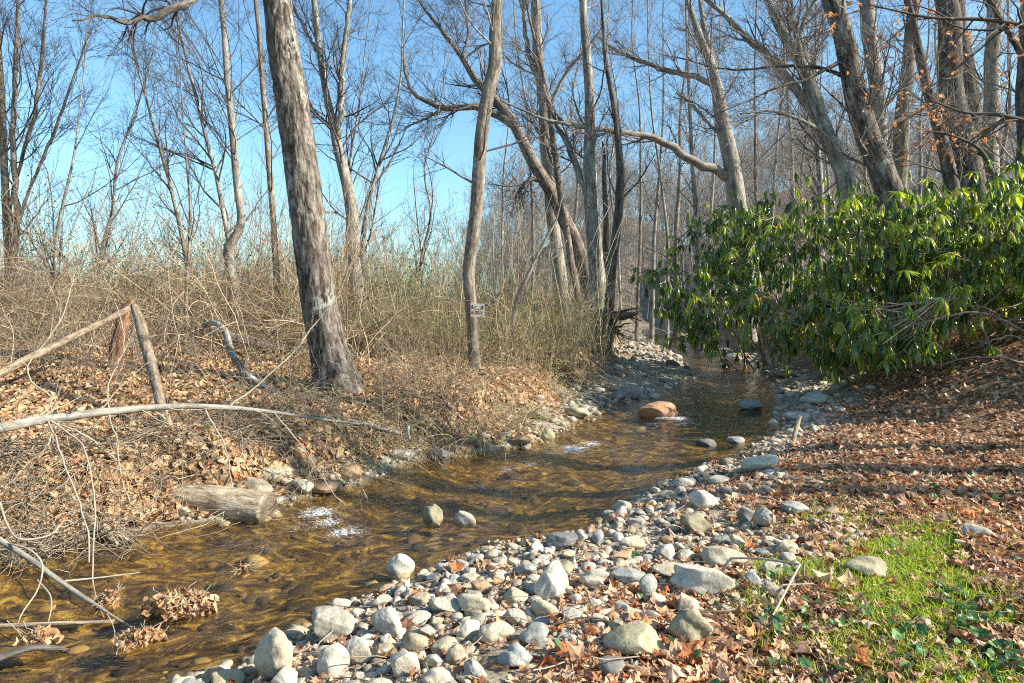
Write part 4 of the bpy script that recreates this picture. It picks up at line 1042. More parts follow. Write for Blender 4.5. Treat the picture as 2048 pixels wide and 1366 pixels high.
xc, yc = region(420, 12.5, 24, 0, 640, 1.5, 200); Pc, Rc = stems(xc, yc, rng.uniform(1.8, 4.6, len(xc)), .14, .12, 12, .009); mb.tubes(Pc, Rc, 4, rng.uniform(.0, .6, len(xc)))
Pd, Rd = grow(Pc, Rc, 9, .2, 1, .7, .3, .6, 6, .4, .13, .5, .004); mb.tubes(Pd, Rd, 3, rng.uniform(.0, .6, len(Pd)))
o = mb.build('bramble_thicket', M['bramble']); tag(o, 'arching brown bramble canes tangled along the top of the left bank', 'undergrowth', kind='stuff')
mb = MB(); stem_leaves(mb, P, 2, .028, .15, None, .4, .85)
o = mb.build('bramble_leaves', M['olive_leaf'], smooth=False); tag(o, 'sparse yellowing leaves among the left brambles', 'undergrowth', kind='stuff')
# dry grass and weeds hanging over the bank edge
x, y = region(11000, 7.4, 15, 440, 1160, .1, 40, 'L', -.2)
z, dl, dr, gl_, gr_, bb = ground_full(x, y); k = rng.uniform(0, 1, len(x)) < np.where(bb < .5, 1, .12) * (.15 + clumpy(x, y, .6, 113, -.3, .5)); x, y, bb = x[k], y[k], bb[k]
P, R = stems(x, y, rng.uniform(.3, .9, len(x)), .8, .9, 7, .0038, np.array([.3, -.5, .1]))
mb = MB().tubes(P, R, 3, rng.uniform(0, 1, len(P)))
o = mb.build('bank_grass', M['dry_stem']); tag(o, 'dry tan grass and weeds drooping over the eroded left bank edge', 'dry grass', kind='stuff')
mb = MB(); stem_leaves(mb, P, 2, .024, .3, None, .5, .5)
o = mb.build('bank_leaves', M['olive_leaf'], smooth=False); tag(o, 'small weathered leaves on the eroded left bank edge', 'dry grass', kind='stuff')
x, y = region(5200, 7.6, 16, 470, 1180, .15, 40, 'L', -.1); z, dl, dr, gl_, gr_, bb = ground_full(x, y)
k = (bb < 1.6) & (rng.uniform(0, 1, len(x)) < .8 * clumpy(x, y, .8, 111, .0, .5)); x, y = x[k], y[k]
P, R = stems(x, y, rng.uniform(.35, 1.15, len(x)), .55, .9, 9, .0042, np.array([.15, -.3, .15]))
P2, R2 = grow(P, R, 4, .2, 1, .28, .2, .8, 4, .0, .18, .6, .0028)
mb = MB().tubes(P, R, 3, rng.uniform(0, 1, len(P))); mb.tubes(P2, R2, 3, rng.uniform(0, 1, len(P2)))
o = mb.build('bank_brush', M['bramble']); tag(o, 'brown tangled brush mounded along the eroded left bank edge', 'brush', kind='stuff')
# upright saplings stems on the left bank slope, sparse
x, y = region(1300, 8.5, 14, 0, 900, .4); kk = rng.uniform(0, 1, len(x)) < .15 + clumpy(x, y, .9, 141, -.1, .5); x, y = x[kk], y[kk]
P, R = stems(x, y, rng.uniform(.4, 1.3, len(x)), .35, .3, 8, .004)
P2, R2 = grow(P, R, 3, .3, 1, .3, .2, .7, 5, .2, .15, .6, .0028)
mb = MB().tubes(P, R, 3, rng.uniform(0, 1, len(P))); mb.tubes(P2, R2, 3, rng.uniform(0, 1, len(P2)))
o = mb.build('bank_twigs', M['twig_pale']); tag(o, 'sparse pale twigs standing in the leaf litter of the left slope', 'undergrowth', kind='stuff')
# green privet-like shrubs in the thicket
def shrub(px, Y, h, w, n, lab, leafm='green_leaf', ls=.03, stm='bramble', group=None, le=5):
    x0 = (px - CX) * Y / F; g = gz1(x0, Y)
    root = thing('shrub', (x0, Y, g), lab, 'shrub', group)
    x = x0 + rng.normal(0, w * .25, n); y = Y + rng.normal(0, w * .25, n)
    P, R = stems(x, y, h * rng.uniform(.55, 1.1, n), .3, .25, 9, .005)
    P2, R2 = grow(P, R, 5, .25, 1, h * .3, .3, .6, 6, .3, .13, .6, .003)
    mb = MB().tubes(P, R, 4, rng.uniform(0, 1, n)); mb.tubes(P2, R2, 3, rng.uniform(0, 1, len(P2)))
    mb.build('branches', M[stm], root)
    mb = MB(); stem_leaves(mb, P2, le, ls, .15); stem_leaves(mb, P, 3, ls, .3)
    mb.build('foliage', M[leafm], root, smooth=False)
SH = [(215, 12.8, 3.3, .7, 7, 'tall wispy shrub with sparse green sprigs against the sky left of the broken post', 3), (255, 14, 3.0, .9, 6, 'tall thin shrub with a few leaves directly above the broken post', 2), (440, 13.2, 2.9, .7, 6, 'wispy green-flecked shrub touching the kinked pale trunk', 4),
      (600, 12.4, 2.3, .7, 8, 'green-flecked shrub peeking out left of the furrowed trunk base', 4), (30, 13.4, 3.2, 1.0, 7, 'brown-leaved tall shrub beneath the many-stemmed tree', 3), (930, 18, 2.8, 1.0, 8, 'tall olive shrub directly behind the sign tree', 5),
      (372, 12.5, 2.6, .8, 6, 'airy green-leaved privet shrub against the sky behind the bent branch', 4), (300, 13.2, 1.7, 1.0, 6, 'low leafy shrub behind the broken post', 4), (70, 12.5, 2.6, 1.2, 6, 'sparse shrub with dark leaves at the far left', 2),
      (150, 13.5, 2.0, 1.0, 6, 'leafy brown-green shrub right of the far-left sparse one', 3), (520, 13.8, 2.0, .8, 7, 'green-leaved shrub just left of the thick furrowed trunk', 5), (690, 13, 2.6, .8, 9, 'tall green-leaved shrub hugging the right side of the furrowed trunk', 7),
      (740, 15, 2.6, .9, 8, 'yellow-green shrub at the foot of the forked tree', 6), (800, 15, 2.0, 1.0, 8, 'loose green shrub midway between forked tree and sign tree', 5), (860, 17, 2.4, 1.2, 9, 'dense olive shrub left of the sign tree', 6), (1000, 17, 2.2, 1.3, 10, 'dense olive shrub right of the sign tree', 6),
      (1080, 18, 2.3, 1.3, 10, 'rounded olive shrub behind the leaning sapling', 6), (1150, 17.5, 1.6, 1.0, 8, 'low green shrub at the foot of the arching trunk', 6), (1195, 17.5, .9, .7, 9, 'dark green low shrub at the foot of the wounded trunk', 8)]
for px, Y, h, w, n, lab, le in SH: shrub(px, Y, h, w, n, lab, 'olive_leaf' if 'olive' in lab or 'brown' in lab else 'green_leaf', .026, le=le)

# twig tangle over the near left bank and in the water edge
n = 2600
y = rng.uniform(4.6, 8.0, n); x = (rng.uniform(-120, 560, n) - CX) * y / F
z, dl, dr, gl_, gr_, bb = ground_full(x, y); k = (dl > -.25) & (dl < 1.6); k &= ~((x > -3.3) & (x < -1.9) & (y > 5.7) & (y < 6.9) & (rng.uniform(0, 1, len(x)) < .75)); x, y, z = x[k], y[k], np.maximum(z[k], W)
n = len(x); K = 8; P = np.empty((n, K, 3)); P[:, 0] = np.stack([x, y, z + rng.uniform(0, .12, n)], 1)
d = nrm(rng.normal(0, 1, (n, 3)) * [1, .8, .28] + [.35, -.25, .02])
L = rng.uniform(.2, .9, n)
for k in range(1, K):
    d = nrm(d + rng.normal(0, .22, (n, 3)) + [0, 0, -.01]); P[:, k] = P[:, k - 1] + d * (L / (K - 1))[:, None]
    P[:, k, 2] = np.maximum(P[:, k, 2], np.maximum(gz(P[:, k, 0], P[:, k, 1]), W) + .01)
R = rng.uniform(.002, .0055, n)[:, None] * (1 - .6 * np.linspace(0, 1, K))[None]
mb = MB().tubes(P, R, 4, rng.uniform(0, 1, n))
o = mb.build('twig_tangle', M['twig_pale']); tag(o, 'tangle of pale dry twigs and roots along the near left bank', 'brush', kind='stuff')
mb = MB(); n = 5200
y = rng.uniform(5.2, 9.5, n); x = (rng.uniform(-60, 760, n) - CX) * y / F
z, dl, dr, gl_, gr_, bb = ground_full(x, y); k = (dl > .02) & (dl < .9) & ~((x > -3.2) & (x < -1.9) & (y > 5.7) & (y < 6.8) & (rng.uniform(0, 1, len(x)) < .7)); x, y, z = x[k], y[k], z[k]; n = len(x)
P, R = stems(x, y, rng.uniform(.15, .45, n), .9, 1.0, 6, .003, np.array([.3, -.6, .1]))
o = mb.tubes(P, R, 3, rng.uniform(0, 1, n)).build('root_fringe', M['bramble']); tag(o, 'fringe of fine brown roots and dead grass hanging from the near left bank', 'brush', kind='stuff')
n = 1500; y = rng.uniform(5.2, 8.6, n); x = (rng.uniform(-120, 700, n) - CX) * y / F
z, dl, dr, gl_, gr_, bb = ground_full(x, y); k = (dl > 0) & (dl < .9) & ~((x > -3.2) & (x < -1.9) & (y > 5.7) & (y < 6.8)) & (rng.uniform(0, 1, n) < .15 + clumpy(x, y, .5, 151, -.2, .4)); x, y = x[k], y[k]; n = len(x)
P, R = stems(x, y, rng.uniform(.35, 1.0, n), .5, 1.0, 10, .0042, np.array([.45, -.55, .1])); P[..., 2] = np.maximum(P[..., 2], W + .005)
P2, R2 = grow(P, R, 3, .3, 1, .25, .2, .7, 5, -.1, .18, .6, .0028); P2[..., 2] = np.maximum(P2[..., 2], W + .005)
mb = MB().tubes(P, R, 4, rng.uniform(0, 1, n)); mb.tubes(P2, R2, 3, rng.uniform(0, 1, len(P2)))
o = mb.build('overhanging_twigs', M['twig_pale']); tag(o, 'dense fine dead twigs arching from the near left bank over the water', 'brush', kind='stuff')
# fine sticks among leaves on both banks
n = 900; x, y = scatter(n, 2.6, 12)
z, dl, dr, gl_, gr_, bb = ground_full(x, y); k = (dr > .1) | (dl > .5); x, y, z = x[k], y[k], z[k]; n = len(x)
d = nrm(rng.normal(0, 1, (n, 3)) * [1, 1, .12]); L = rng.uniform(.06, .4, n)
s = np.linspace(0, 1, 4)[None, :, None]
P = np.stack([x, y, z + .03], 1)[:, None] + d[:, None] * s * L[:, None, None] + rng.normal(0, .008, (n, 4, 3))
o = MB().tubes(P, rng.uniform(.0015, .004, n)[:, None] * np.ones((1, 4)), 4, rng.uniform(0, 1, n)).build('stick_litter', M['twig_pale']); tag(o, 'small dry sticks lying in the leaf litter', 'sticks', kind='stuff')

# ------------------------------------------------------------------ rhododendrons
def rhodo(label, ell, base, n, leaf=.2, stems_n=14):
    ell = np.array(ell, float)
    root = thing('rhododendron_bush', (base[0], base[1], gz1(*base)), label, 'shrub', 'rhododendrons on the right bank')
    vol = ell[:, 3] * ell[:, 4] + ell[:, 4] * ell[:, 5] + ell[:, 3] * ell[:, 5]; w = rng.choice(len(ell), n * 3, p=vol / vol.sum())
    dirn = nrm(rng.normal(0, 1, (n * 3, 3)) + [0, 0, .1]); rad = rng.uniform(.25, 1.0, n * 3) ** .5
    lump = 1 + .38 * np.sin(dirn[:, 0] * 5 + w) * np.sin(dirn[:, 2] * 6 + 2 * w) + .1 * rng.normal(0, 1, n * 3)
    tip = ell[w, :3] + dirn * rad[:, None] * lump[:, None] * ell[w, 3:]
    g = np.maximum(gz(tip[:, 0], tip[:, 1]), W)
    gap = vnoise(tip[:, 0] + .7 * tip[:, 2], tip[:, 1] * .6 + tip[:, 2], .75, 131) + .5 * vnoise(tip[:, 0] - tip[:, 2], tip[:, 1], .35, 132)
    k = (tip[:, 2] > g + .15) & (gap > -.48); tip, dirn = tip[k][:n], dirn[k][:n]
    nm = len(tip)
    # main stems
    tgt = tip[rng.integers(0, nm, stems_n)] * .85 + ell[rng.integers(0, len(ell), stems_n), :3] * .15
    b = np.array([base[0], base[1], 0]) + np.concatenate([rng.normal(0, .45, (stems_n, 2)), np.zeros((stems_n, 1))], 1); b[:, 2] = gz(b[:, 0], b[:, 1]) - .1
    s = np.linspace(0, 1, 12)[None, :, None]
    bow = np.zeros((stems_n, 1, 3)); bow[:, 0, 2] = rng.uniform(-.5, .5, stems_n); bow[:, 0, 0] = rng.normal(0, .35, stems_n)
    MP = b[:, None] * (1 - s) + tgt[:, None] * s + bow * np.sin(s * math.pi) + np.cumsum(rng.normal(0, .05, (stems_n, 12, 3)), 1) * s
    MR = rng.uniform(.018, .035, stems_n)[:, None] * (1 - .75 * np.linspace(0, 1, 12))[None]
    mb = MB().tubes(MP, MR, 6, rng.uniform(.3, .8, stems_n))
    flatP = MP[:, 3:].reshape(-1, 3)
    # sub branches to tips, hierarchical: a third of the tips reach the stems, others join them
    order = rng.permutation(nm); hubs = order[:nm // 4]
    def connect(src, dst, r):
        q = np.empty((len(src), 7, 3))
        for a in range(0, len(src), 400):
            D = ((src[a:a + 400, None] - dst[None]) ** 2).sum(2); q[a:a + 400, 0] = dst[np.argmin(D, 1)]
        s = np.linspace(0, 1, 7)[None, :, None]
        st = q[:, :1]; sag = np.zeros((len(src), 1, 3)); sag[:, 0, 2] = -rng.uniform(0, .15, len(src))
        PP = st * (1 - s) + src[:, None] * s + sag * np.sin(s * math.pi) + rng.normal(0, .02, (len(src), 7, 3)) * np.sin(s * math.pi)
        mb.tubes(PP, np.ones((len(src), 1)) * (r * (1 - .5 * np.linspace(0, 1, 7)))[None], 4, rng.uniform(.2, 1, len(src)))
        return PP
    HP = connect(tip[hubs], flatP, .011)
    rest = order[nm // 4:]
    connect(tip[rest], np.concatenate([flatP, HP[:, 2:].reshape(-1, 3)]), .006)
    mb.build('branches', M['bramble'], root)
    # drooping whorls
    nl = 9; idx = np.repeat(np.arange(nm), nl); ML = len(idx)
    az = (np.tile(np.arange(nl), nm) * 2 * math.pi / nl + rng.normal(0, .3, ML) + np.repeat(rng.uniform(0, 6.28, nm), nl))
    tilt = rng.normal(0, .35, (nm, 2))[idx]
    dr_ = np.repeat(rng.normal(1.3, .4, nm), nl) + rng.normal(0, .22, ML)        # how far the leaves hang
    e0 = .35 - dr_ * .75; e1 = e0 - .35 - .55 * np.clip(dr_, 0, 2) - rng.uniform(0, .3, ML)
    lf = leaf * 1.12 * rng.uniform(.65, 1.2, ML) * np.repeat(rng.uniform(.75, 1.2, nm), nl)
    ss_ = np.array([0, .12, .4, .7, 1.0]); wd = np.array([.12, .45, 1.0, .8, .08]) * .112
    pos = tip[idx].copy(); V = np.empty((ML, 5, 3, 3)); prev = 0.0
    side = np.stack([-np.sin(az), np.cos(az), np.zeros(ML)], 1)
    fold = rng.uniform(.2, .8, ML)
    for k in range(5):
        e = np.clip(e0 + (e1 - e0) * ss_[k], -1.5, 1.3)
        d = np.stack([np.cos(e) * np.cos(az), np.cos(e) * np.sin(az), np.sin(e)], 1)
        d[:, :2] += tilt * .3; d = nrm(d)
        if k: pos = pos + d * (lf * (ss_[k] - prev))[:, None]
        prev = ss_[k]
        up = np.cross(side, d) * -1; up = np.where((up[:, 2:] < 0), -up, up)
        hw = (wd[k] * lf)[:, None]
        V[:, k, 1] = pos
        V[:, k, 0] = pos + side * hw * np.cos(fold)[:, None] - up * hw * np.sin(fold)[:, None]
        V[:, k, 2] = pos - side * hw * np.cos(fold)[:, None] - up * hw * np.sin(fold)[:, None]
    q = []
    for k in range(4):
        for a in range(2): q.append([k * 3 + a, k * 3 + a + 1, (k + 1) * 3 + a + 1, (k + 1) * 3 + a])
    Q = (np.array(q)[None] + (np.arange(ML) * 15)[:, None, None]).reshape(-1, 4)
    col = np.clip(np.repeat(rng.uniform(0, .75, nm), nl) + rng.normal(0, .12, ML), 0, .9); col[rng.uniform(0, 1, ML) < .012] = 1
    mb = MB().add(V.reshape(-1, 3), Q, None, np.repeat(col, 15)); mb.build('foliage', M['rhodo'], root)

rhodo('leftmost rhododendron overhanging the far bend of the stream', [(5.3, 18.5, 1.9, 1.5, 1.6, 1.7), (5.9, 18.5, 3.0, 1.4, 1.5, 1.4), (4.6, 17.3, 1.6, .9, 1.1, 1.3), (6.8, 19, 3.2, 1.3, 1.5, 1.4)], (7.2, 19.2), 760, .24)
rhodo('rhododendron in the middle of the row, its low boughs over the water', [(5.9, 14.3, 1.6, 1.3, 1.2, 1.3), (6.4, 14.8, 2.6, 1.5, 1.4, 1.6), (6.0, 13.4, 1.15, 1.0, .9, .85), (7.6, 14.8, 2.9, 1.4, 1.3, 1.4), (6.9, 13.2, 1.6, 1.2, 1.1, 1.2)], (7.8, 14.9), 860, .23)
rhodo('nearest rhododendron at right, tallest, with the biggest drooping leaves', [(7.2, 11.8, 2.3, 1.3, 1.1, 1.3), (8.2, 11.8, 2.8, 1.4, 1.2, 1.3), (6.5, 11.4, 1.5, 1.0, .9, .9), (8.7, 11.0, 2.4, 1.0, 1.0, 1.0), (9.3, 11.8, 2.6, 1.3, 1.2, 1.4), (6.0, 11.1, 1.0, .7, .6, .4), (6.95, 12.2, 2.9, 1.0, .6, .9), (6.9, 12.1, 2.1, .9, .5, .9)], (8.4, 12.2), 1120, .22)
rhodo('rhododendron filling the back of the row under the leaning trunk', [(9.5, 15.5, 3.0, 1.8, 1.4, 1.5), (11.0, 14.5, 3.2, 1.7, 1.4, 1.5), (8.3, 16.8, 3.2, 1.6, 1.4, 1.4)], (10.3, 15.8), 480, .23)
rhodo('added unseen rhododendron beyond the right edge, shading stream and shore', [(12.4, 8.7, 2.2, 1.5, .8, 1.7), (12.6, 8.9, 4.0, 1.4, .75, 1.6), (12.5, 8.8, 5.2, 1.2, .6, 1.0), (13.0, 7.9, 3.0, 1.2, .6, 1.4)], (12.7, 8.9), 560, .24)  # out-of-view bush added to throw shade over the stream and right shore
# roots and bare lower boughs under the nearest bush
root = thing('bare_bough', (8.3, 10.6, gz1(8.3, 10.6)), 'bare brown boughs sprawling low under the nearest rhododendron', 'branch')
mb = MB()
for k in range(9):
    a0 = np.array([8.4 + rng.normal(0, .35), 10.5 + rng.normal(0, .3), 0]); a0[2] = gz1(a0[0], a0[1]) - .03
    a1 = a0 + [-rng.uniform(.8, 2.6), rng.uniform(-.7, .3), rng.uniform(-.05, .9)]; a1[2] = max(a1[2], gz1(a1[0], a1[1]) + .1)
    mid = (a0 + a1) / 2 + [0, 0, rng.uniform(.05, .4)]
    o = smooth(np.array([[*a0, .035], [*mid, .022], [*a1, .008]]), 16); mb.tubes(o[None, :, :3] + np.cumsum(rng.normal(0, .012, (1, 16, 3)), 1), o[None, :, 3] * rng.uniform(.5, 1.1), 6, [.4])
mb.build('boughs', M['bark_brown'], root)

# beech twigs with clinging orange leaves, upper right
def orange_spray(pts, Y, lab):
    o = smooth(np.array([[*pw(a, b, Y), w * Y / F / 2] for a, b, w in pts]), 20); P, R = o[:, :3], o[:, 3]
    root = thing('beech_branch', tuple(P[0]), lab, 'branch', 'beech boughs with clinging leaves')
    P1, R1 = grow(P[None], R[None], 16, .1, 1, 1.1, .3, .8, 7, -.1, .15, .5, .004); P2, R2 = grow(P1, R1, 4, .2, 1, .4, .3, .7, 4, 0, .15, .5, .003)
    mb = MB().tubes(P[None], R[None], 6); mb.tubes(P1, R1, 4); mb.tubes(P2, R2, 3); mb.build('branches', M['twig'], root)
    mb = MB(); stem_leaves(mb, P2, 2, .045, .4, LEAF_SHAPES[1:2], .5, .75); mb.build('foliage', M['orange_leaf'], root, smooth=False)
orange_spray([(2080, 60, 14), (1980, 40, 9), (1860, 35, 6), (1740, 10, 3)], 9.5, 'upper beech bough with clinging orange leaves across the top right')
orange_spray([(2080, 250, 12), (2000, 230, 8), (1930, 225, 5), (1860, 200, 3)], 11, 'lower beech bough with orange leaves before the massive dark trunk')
orange_spray([(1990, 360, 12), (1960, 300, 8), (1900, 270, 5), (1850, 262, 3)], 13, 'small beech bough with orange leaves just above the rhododendron')

# ------------------------------------------------------------------ branches, logs, posts
def bar(pts, K=24, sides=10, amp=0.0, freq=12):
    """pts rows of world x, y, z, r"""
    o = smooth(np.array(pts, float), K); mb = MB()
    if amp: rough_tube(mb, o[:, :3], o[:, 3], sides, amp, freq, .3)
    else: mb.tubes(o[None, :, :3], o[None, :, 3], sides, cap=True)
    return mb, o
def pxr(rows, k=.86): return [[*pw(a, b, y), k * w * y / F / 2] for a, b, w, y in rows]

# fallen sapling arching across the left foreground
rows = pxr([(-420, 905, 30, 4.9), (-200, 880, 28, 5.1), (0, 856, 24, 5.5), (60, 843, 23, 5.7), (120, 835, 21, 5.85), (190, 826, 19, 6.0), (260, 819, 17, 6.2), (340, 813, 14, 6.4), (420, 813, 12, 6.6), (490, 818, 10, 6.8), (560, 826, 8, 7.0), (640, 838, 6, 7.2), (720, 848, 4, 7.4)])
root = thing('fallen_sapling', tuple(rows[0][:3]), 'long smooth grey fallen sapling arching across the left foreground', 'branch')
mb, o = bar(rows, 40, 12, .05, 14); mb.build('stem', M['bark_smooth'], root)
mb = MB(); P0, R0 = o[:, :3], o[:, 3]
TWG = [[(120, 840, 7, 5.85), (90, 890, 6, 5.7), (50, 930, 5, 5.6), (0, 975, 4, 5.4)], [(110, 840, 6, 5.85), (150, 880, 5, 5.7), (175, 960, 5, 5.3), (180, 1050, 4, 5.0), (176, 1170, 4, 4.7), (220, 1275, 2, 4.5)], [(85, 845, 6, 5.7), (130, 920, 5, 5.2), (165, 1020, 5, 4.9), (178, 1120, 4, 4.6)],
       [(110, 838, 6, 5.9), (180, 870, 6, 6.0), (210, 895, 5, 6.1), (270, 960, 3, 6.0)], [(225, 820, 5, 6.1), (235, 880, 4, 6.0), (250, 960, 4, 5.9), (265, 1010, 3, 5.7)], [(420, 815, 6, 6.6), (450, 900, 4, 6.4), (462, 980, 4, 6.3), (475, 1030, 3, 6.1)],
       [(455, 812, 6, 6.7), (520, 765, 5, 6.9), (585, 700, 5, 7.1), (630, 645, 4, 7.4), (680, 590, 3, 7.6)], [(540, 825, 5, 6.9), (600, 890, 4, 6.8), (660, 975, 3, 6.6), (700, 1022, 2, 6.4)], [(300, 815, 6, 6.3), (330, 840, 5, 6.4), (290, 865, 4, 6.4), (245, 885, 3, 6.3)],
       [(64, 843, 5, 5.72), (105, 800, 4, 5.9), (60, 740, 4, 6), (130, 640, 3, 6.2), (150, 560, 2, 6.5)], [(215, 822, 5, 6.1), (218, 760, 4, 6.1), (245, 690, 3, 6.3), (228, 600, 2, 6.6)]]
for t in TWG:
    q0 = np.array(pxr(t, .72)); q0[0, :3] = P0[np.argmin(((P0 - q0[0, :3]) ** 2 * [1, .02, 1]).sum(1))]; q = smooth(q0, 20); q[1:, :3] += np.cumsum(rng.normal(0, .006, (19, 3)), 0); mb = MB().tubes(q[None, :, :3], q[None, :, 3], 6, [.8])
    a, b = grow(q[None, :, :3], q[None, :, 3], 5, .3, 1, .35, .3, .6, 7, -.2, .16, .6, .0025); mb.tubes(a, b, 4, rng.uniform(.5, 1, len(a))).build('twig', M['twig_pale'], root)
def twig_parts(P, R, n, t0, t1, L, root, up=-.2):
    A, B = grow(P[None], R[None], n, t0, t1, L, .2, .8, 8, up, .16, .25, .003)
    for k in range(n):
        c, d = grow(A[k:k + 1], B[k:k + 1], 3, .2, 1, .3, .2, .7, 5, up, .16, .6, .0022)
        MB().tubes(A[k:k + 1], B[k:k + 1], 4, [rng.uniform(.4, 1)]).tubes(c, d, 3, rng.uniform(.4, 1, 3)).build('twig', M['twig_pale'], root)
twig_parts(P0, R0, 14, .2, .98, .7, root)

# crooked branch lying down the bank
Yc = Yb(640, 835)
rows = pxr([(408, 652, 12, 11.4), (432, 646, 13, 11.2), (452, 668, 15, 10.9), (463, 705, 16, 10.5), (482, 735, 16, 10.1), (512, 764, 15, 9.7), (560, 792, 15, 9.3), (610, 815, 14, 8.9), (670, 835, 14, 8.5), (730, 851, 13, 8.3), (800, 866, 11, 8.2)])
root = thing('fallen_branch', tuple(rows[0][:3]), 'crooked grey branch snaking down the left bank to the water', 'branch')
mb, o = bar(rows, 50, 10, .08, 14); mb.build('stem', M['bark_grey'], root)
twig_parts(o[:, :3], o[:, 3], 10, .1, .95, .5, root, .1)

# bare branch dipping into the water, bottom left
rows = pxr([(-40, 1050, 13, 4.5), (0, 1080, 12, 4.5), (60, 1118, 12, 4.45), (110, 1155, 11, 4.4), (160, 1190, 10, 4.35), (195, 1212, 8, 4.3), (235, 1238, 6, 4.25), (278, 1262, 4, 4.2)])
root = thing('fallen_branch', tuple(rows[0][:3]), 'smooth grey branch slanting down into the water at lower left', 'branch')
mb, o = bar(rows, 36, 10, .05, 14); mb.build('stem', M['bark_smooth'], root)
for t in [[(10, 1085, 6, 4.5), (60, 1100, 6, 4.4), (85, 1130, 6, 4.35), (75, 1180, 5, 4.3), (45, 1225, 5, 4.2), (35, 1260, 4, 4.15), (60, 1295, 3, 4.1)], [(75, 1160, 5, 4.4), (100, 1190, 5, 4.3), (102, 1220, 4, 4.2), (95, 1250, 3, 4.15)], [(130, 1162, 6, 4.4), (200, 1155, 5, 4.5), (280, 1145, 3, 4.6)], [(0, 1005, 6, 4.9), (15, 1050, 6, 4.8), (40, 1078, 6, 4.7), (100, 1070, 5, 4.8), (130, 1040, 6, 4.9), (150, 1048, 5, 4.9), (168, 1038, 3, 4.9)]]:
    q = smooth(np.array(pxr(t, .68)), 22); MB().tubes(q[None, :, :3], q[None, :, 3], 6, [.8]).build('twig', M['twig_pale'], root)
# thick stubby roots over the water
root = thing('driftwood_root', tuple(pw(170, 1035, 5.6)), 'forked stubby root sticking out of the near left bank over the water', 'root')
mb = MB()
for t in [[(165, 1030, 20, 5.7), (195, 1052, 18, 5.6), (220, 1075, 16, 5.5), (235, 1092, 12, 5.45)], [(205, 1050, 14, 5.6), (235, 1068, 12, 5.55), (258, 1082, 10, 5.5), (282, 1082, 6, 5.5)]]:
    q = smooth(np.array(pxr(t)), 20); rough_tube(mb, q[:, :3], q[:, 3], 10, .15, 20, .5)
mb.build('root', M['wood_log'], root)

# sawn log half in the water
p0 = np.array([*wp(300, 1026), 0]); p1 = np.array([*wp(526, 1040), 0])
r = .15
rows = [[p0[0] - .5, p0[1] + .25, W + .13, r * .9], [p0[0], p0[1] + .15, W + .10, r], [(p0[0] + p1[0]) / 2, (p0[1] + p1[1]) / 2 + .13, W + .09, r * 1.03], [p1[0], p1[1] + .13, W + .06, r]]
root = thing('log', tuple(rows[1][:3]), 'sun-bleached sawn log lying half in the water at the left bank', 'log')
mb, o = bar(rows, 40, 24, .07, 9); mb.build('trunk', M['wood_log'], root)
e = np.array(rows[-1][:3]); dv = nrm(np.array(rows[-1][:3]) - np.array(rows[-2][:3]))
mb = MB().tubes(np.array([[e - dv * .02, e + dv * .012]]), np.array([[r * .93, r * .9]]), 24, cap=True); mb.build('cut_end', M['wood_old'], root)

# split rail fence remains
Yp = Yb(238, 745)
def plank(name, rows, lab, m, cat='fence post', sides=9, amp=.3, sharp=True):
    root_l = tuple(rows[0][:3]); mb, o = bar(rows, 60, sides, amp, 9)
    ob = mb.build(name, M[m], loc=root_l); return tag(ob, lab, cat)
plank('fence_post', pxr([(226, 760, 28, Yp), (232, 715, 32, Yp), (240, 670, 31, Yp), (250, 628, 27, Yp), (262, 604, 18, Yp), (266, 597, 7, Yp)]), 'short reddish rotten fence post with a splintered top', 'wood_red')
plank('fence_rail', pxr([(262, 614, 15, Yp - .25), (215, 640, 15, Yp - .6), (140, 676, 17, Yp - 1.2), (60, 716, 20, Yp - 1.8), (-20, 756, 22, Yp - 2.3)]), 'long weathered rail slanting down to the left from the rotten post', 'wood_old', 'fence rail', 9, .28)
Yq = Yb(335, 868)
plank('leaning_pole', pxr([(345, 885, 24, Yq), (332, 845, 25, Yq), (320, 800, 24, Yq + .3), (306, 745, 25, Yq + .8), (292, 690, 26, Yq + 1.3), (280, 645, 23, Yq + 1.7), (268, 612, 15, Yq + 2.0)]), 'pale split pole leaning against the rotten post', 'wood_old', 'pole', 9, .3)
# cut butt and dark log behind the crooked branch
rows = pxr([(600, 705, 24, 12.6), (520, 690, 26, 12.5), (455, 672, 26, 12.3), (406, 656, 24, 12.0)])
root = thing('log', tuple(rows[0][:3]), 'dark mossy log with a pale cut end in brush left of the furrowed trunk', 'log')
mb, o = bar(rows, 30, 16, .1, 9); mb.build('trunk', M['bark_dark'], root)
e = o[-1, :3]; dv = nrm(o[-1, :3] - o[-3, :3]); mb = MB().tubes(np.array([[e - dv * .02, e + dv * .015]]), np.array([[.105, .1]]), 16, cap=True); mb.build('cut_end', M['wood_log'], root)
# fallen trunk behind the midstream group, splintered orange end
rows = pxr([(1060, 612, 22, Y6 + .8), (1130, 618, 22, Y6 + .4), (1200, 628, 22, Y6 - .3), (1240, 630, 18, Y6 - .8), (1275, 627, 6, Y6 - 1.0)])
root = thing('fallen_log', tuple(rows[0][:3]), 'fallen trunk lying across the bank with a splintered orange end over the stream', 'log')
mb, o = bar(rows, 36, 14, .12, 9); mb.build('trunk', M['wood_old'], root)
mb = MB()
for k in range(9):
    q = smooth(np.array(pxr([(1215, 630 + rng.normal(0, 5), 9, Y6 - .7), (1245, 632 + rng.normal(0, 6), 7, Y6 - .9), (1262 + rng.uniform(0, 24), 628 + rng.normal(0, 7), 2, Y6 - 1.0)])), 8); mb.tubes(q[None, :, :3], q[None, :, 3], 5, cap=True)
mb.build('splinters', M['wood_red'], root)
root = thing('root_plate', tuple(pw(1228, 690, Y6 - 1)), 'tangled root plate of the fallen trunk at the stream bend', 'roots')
mb = MB()
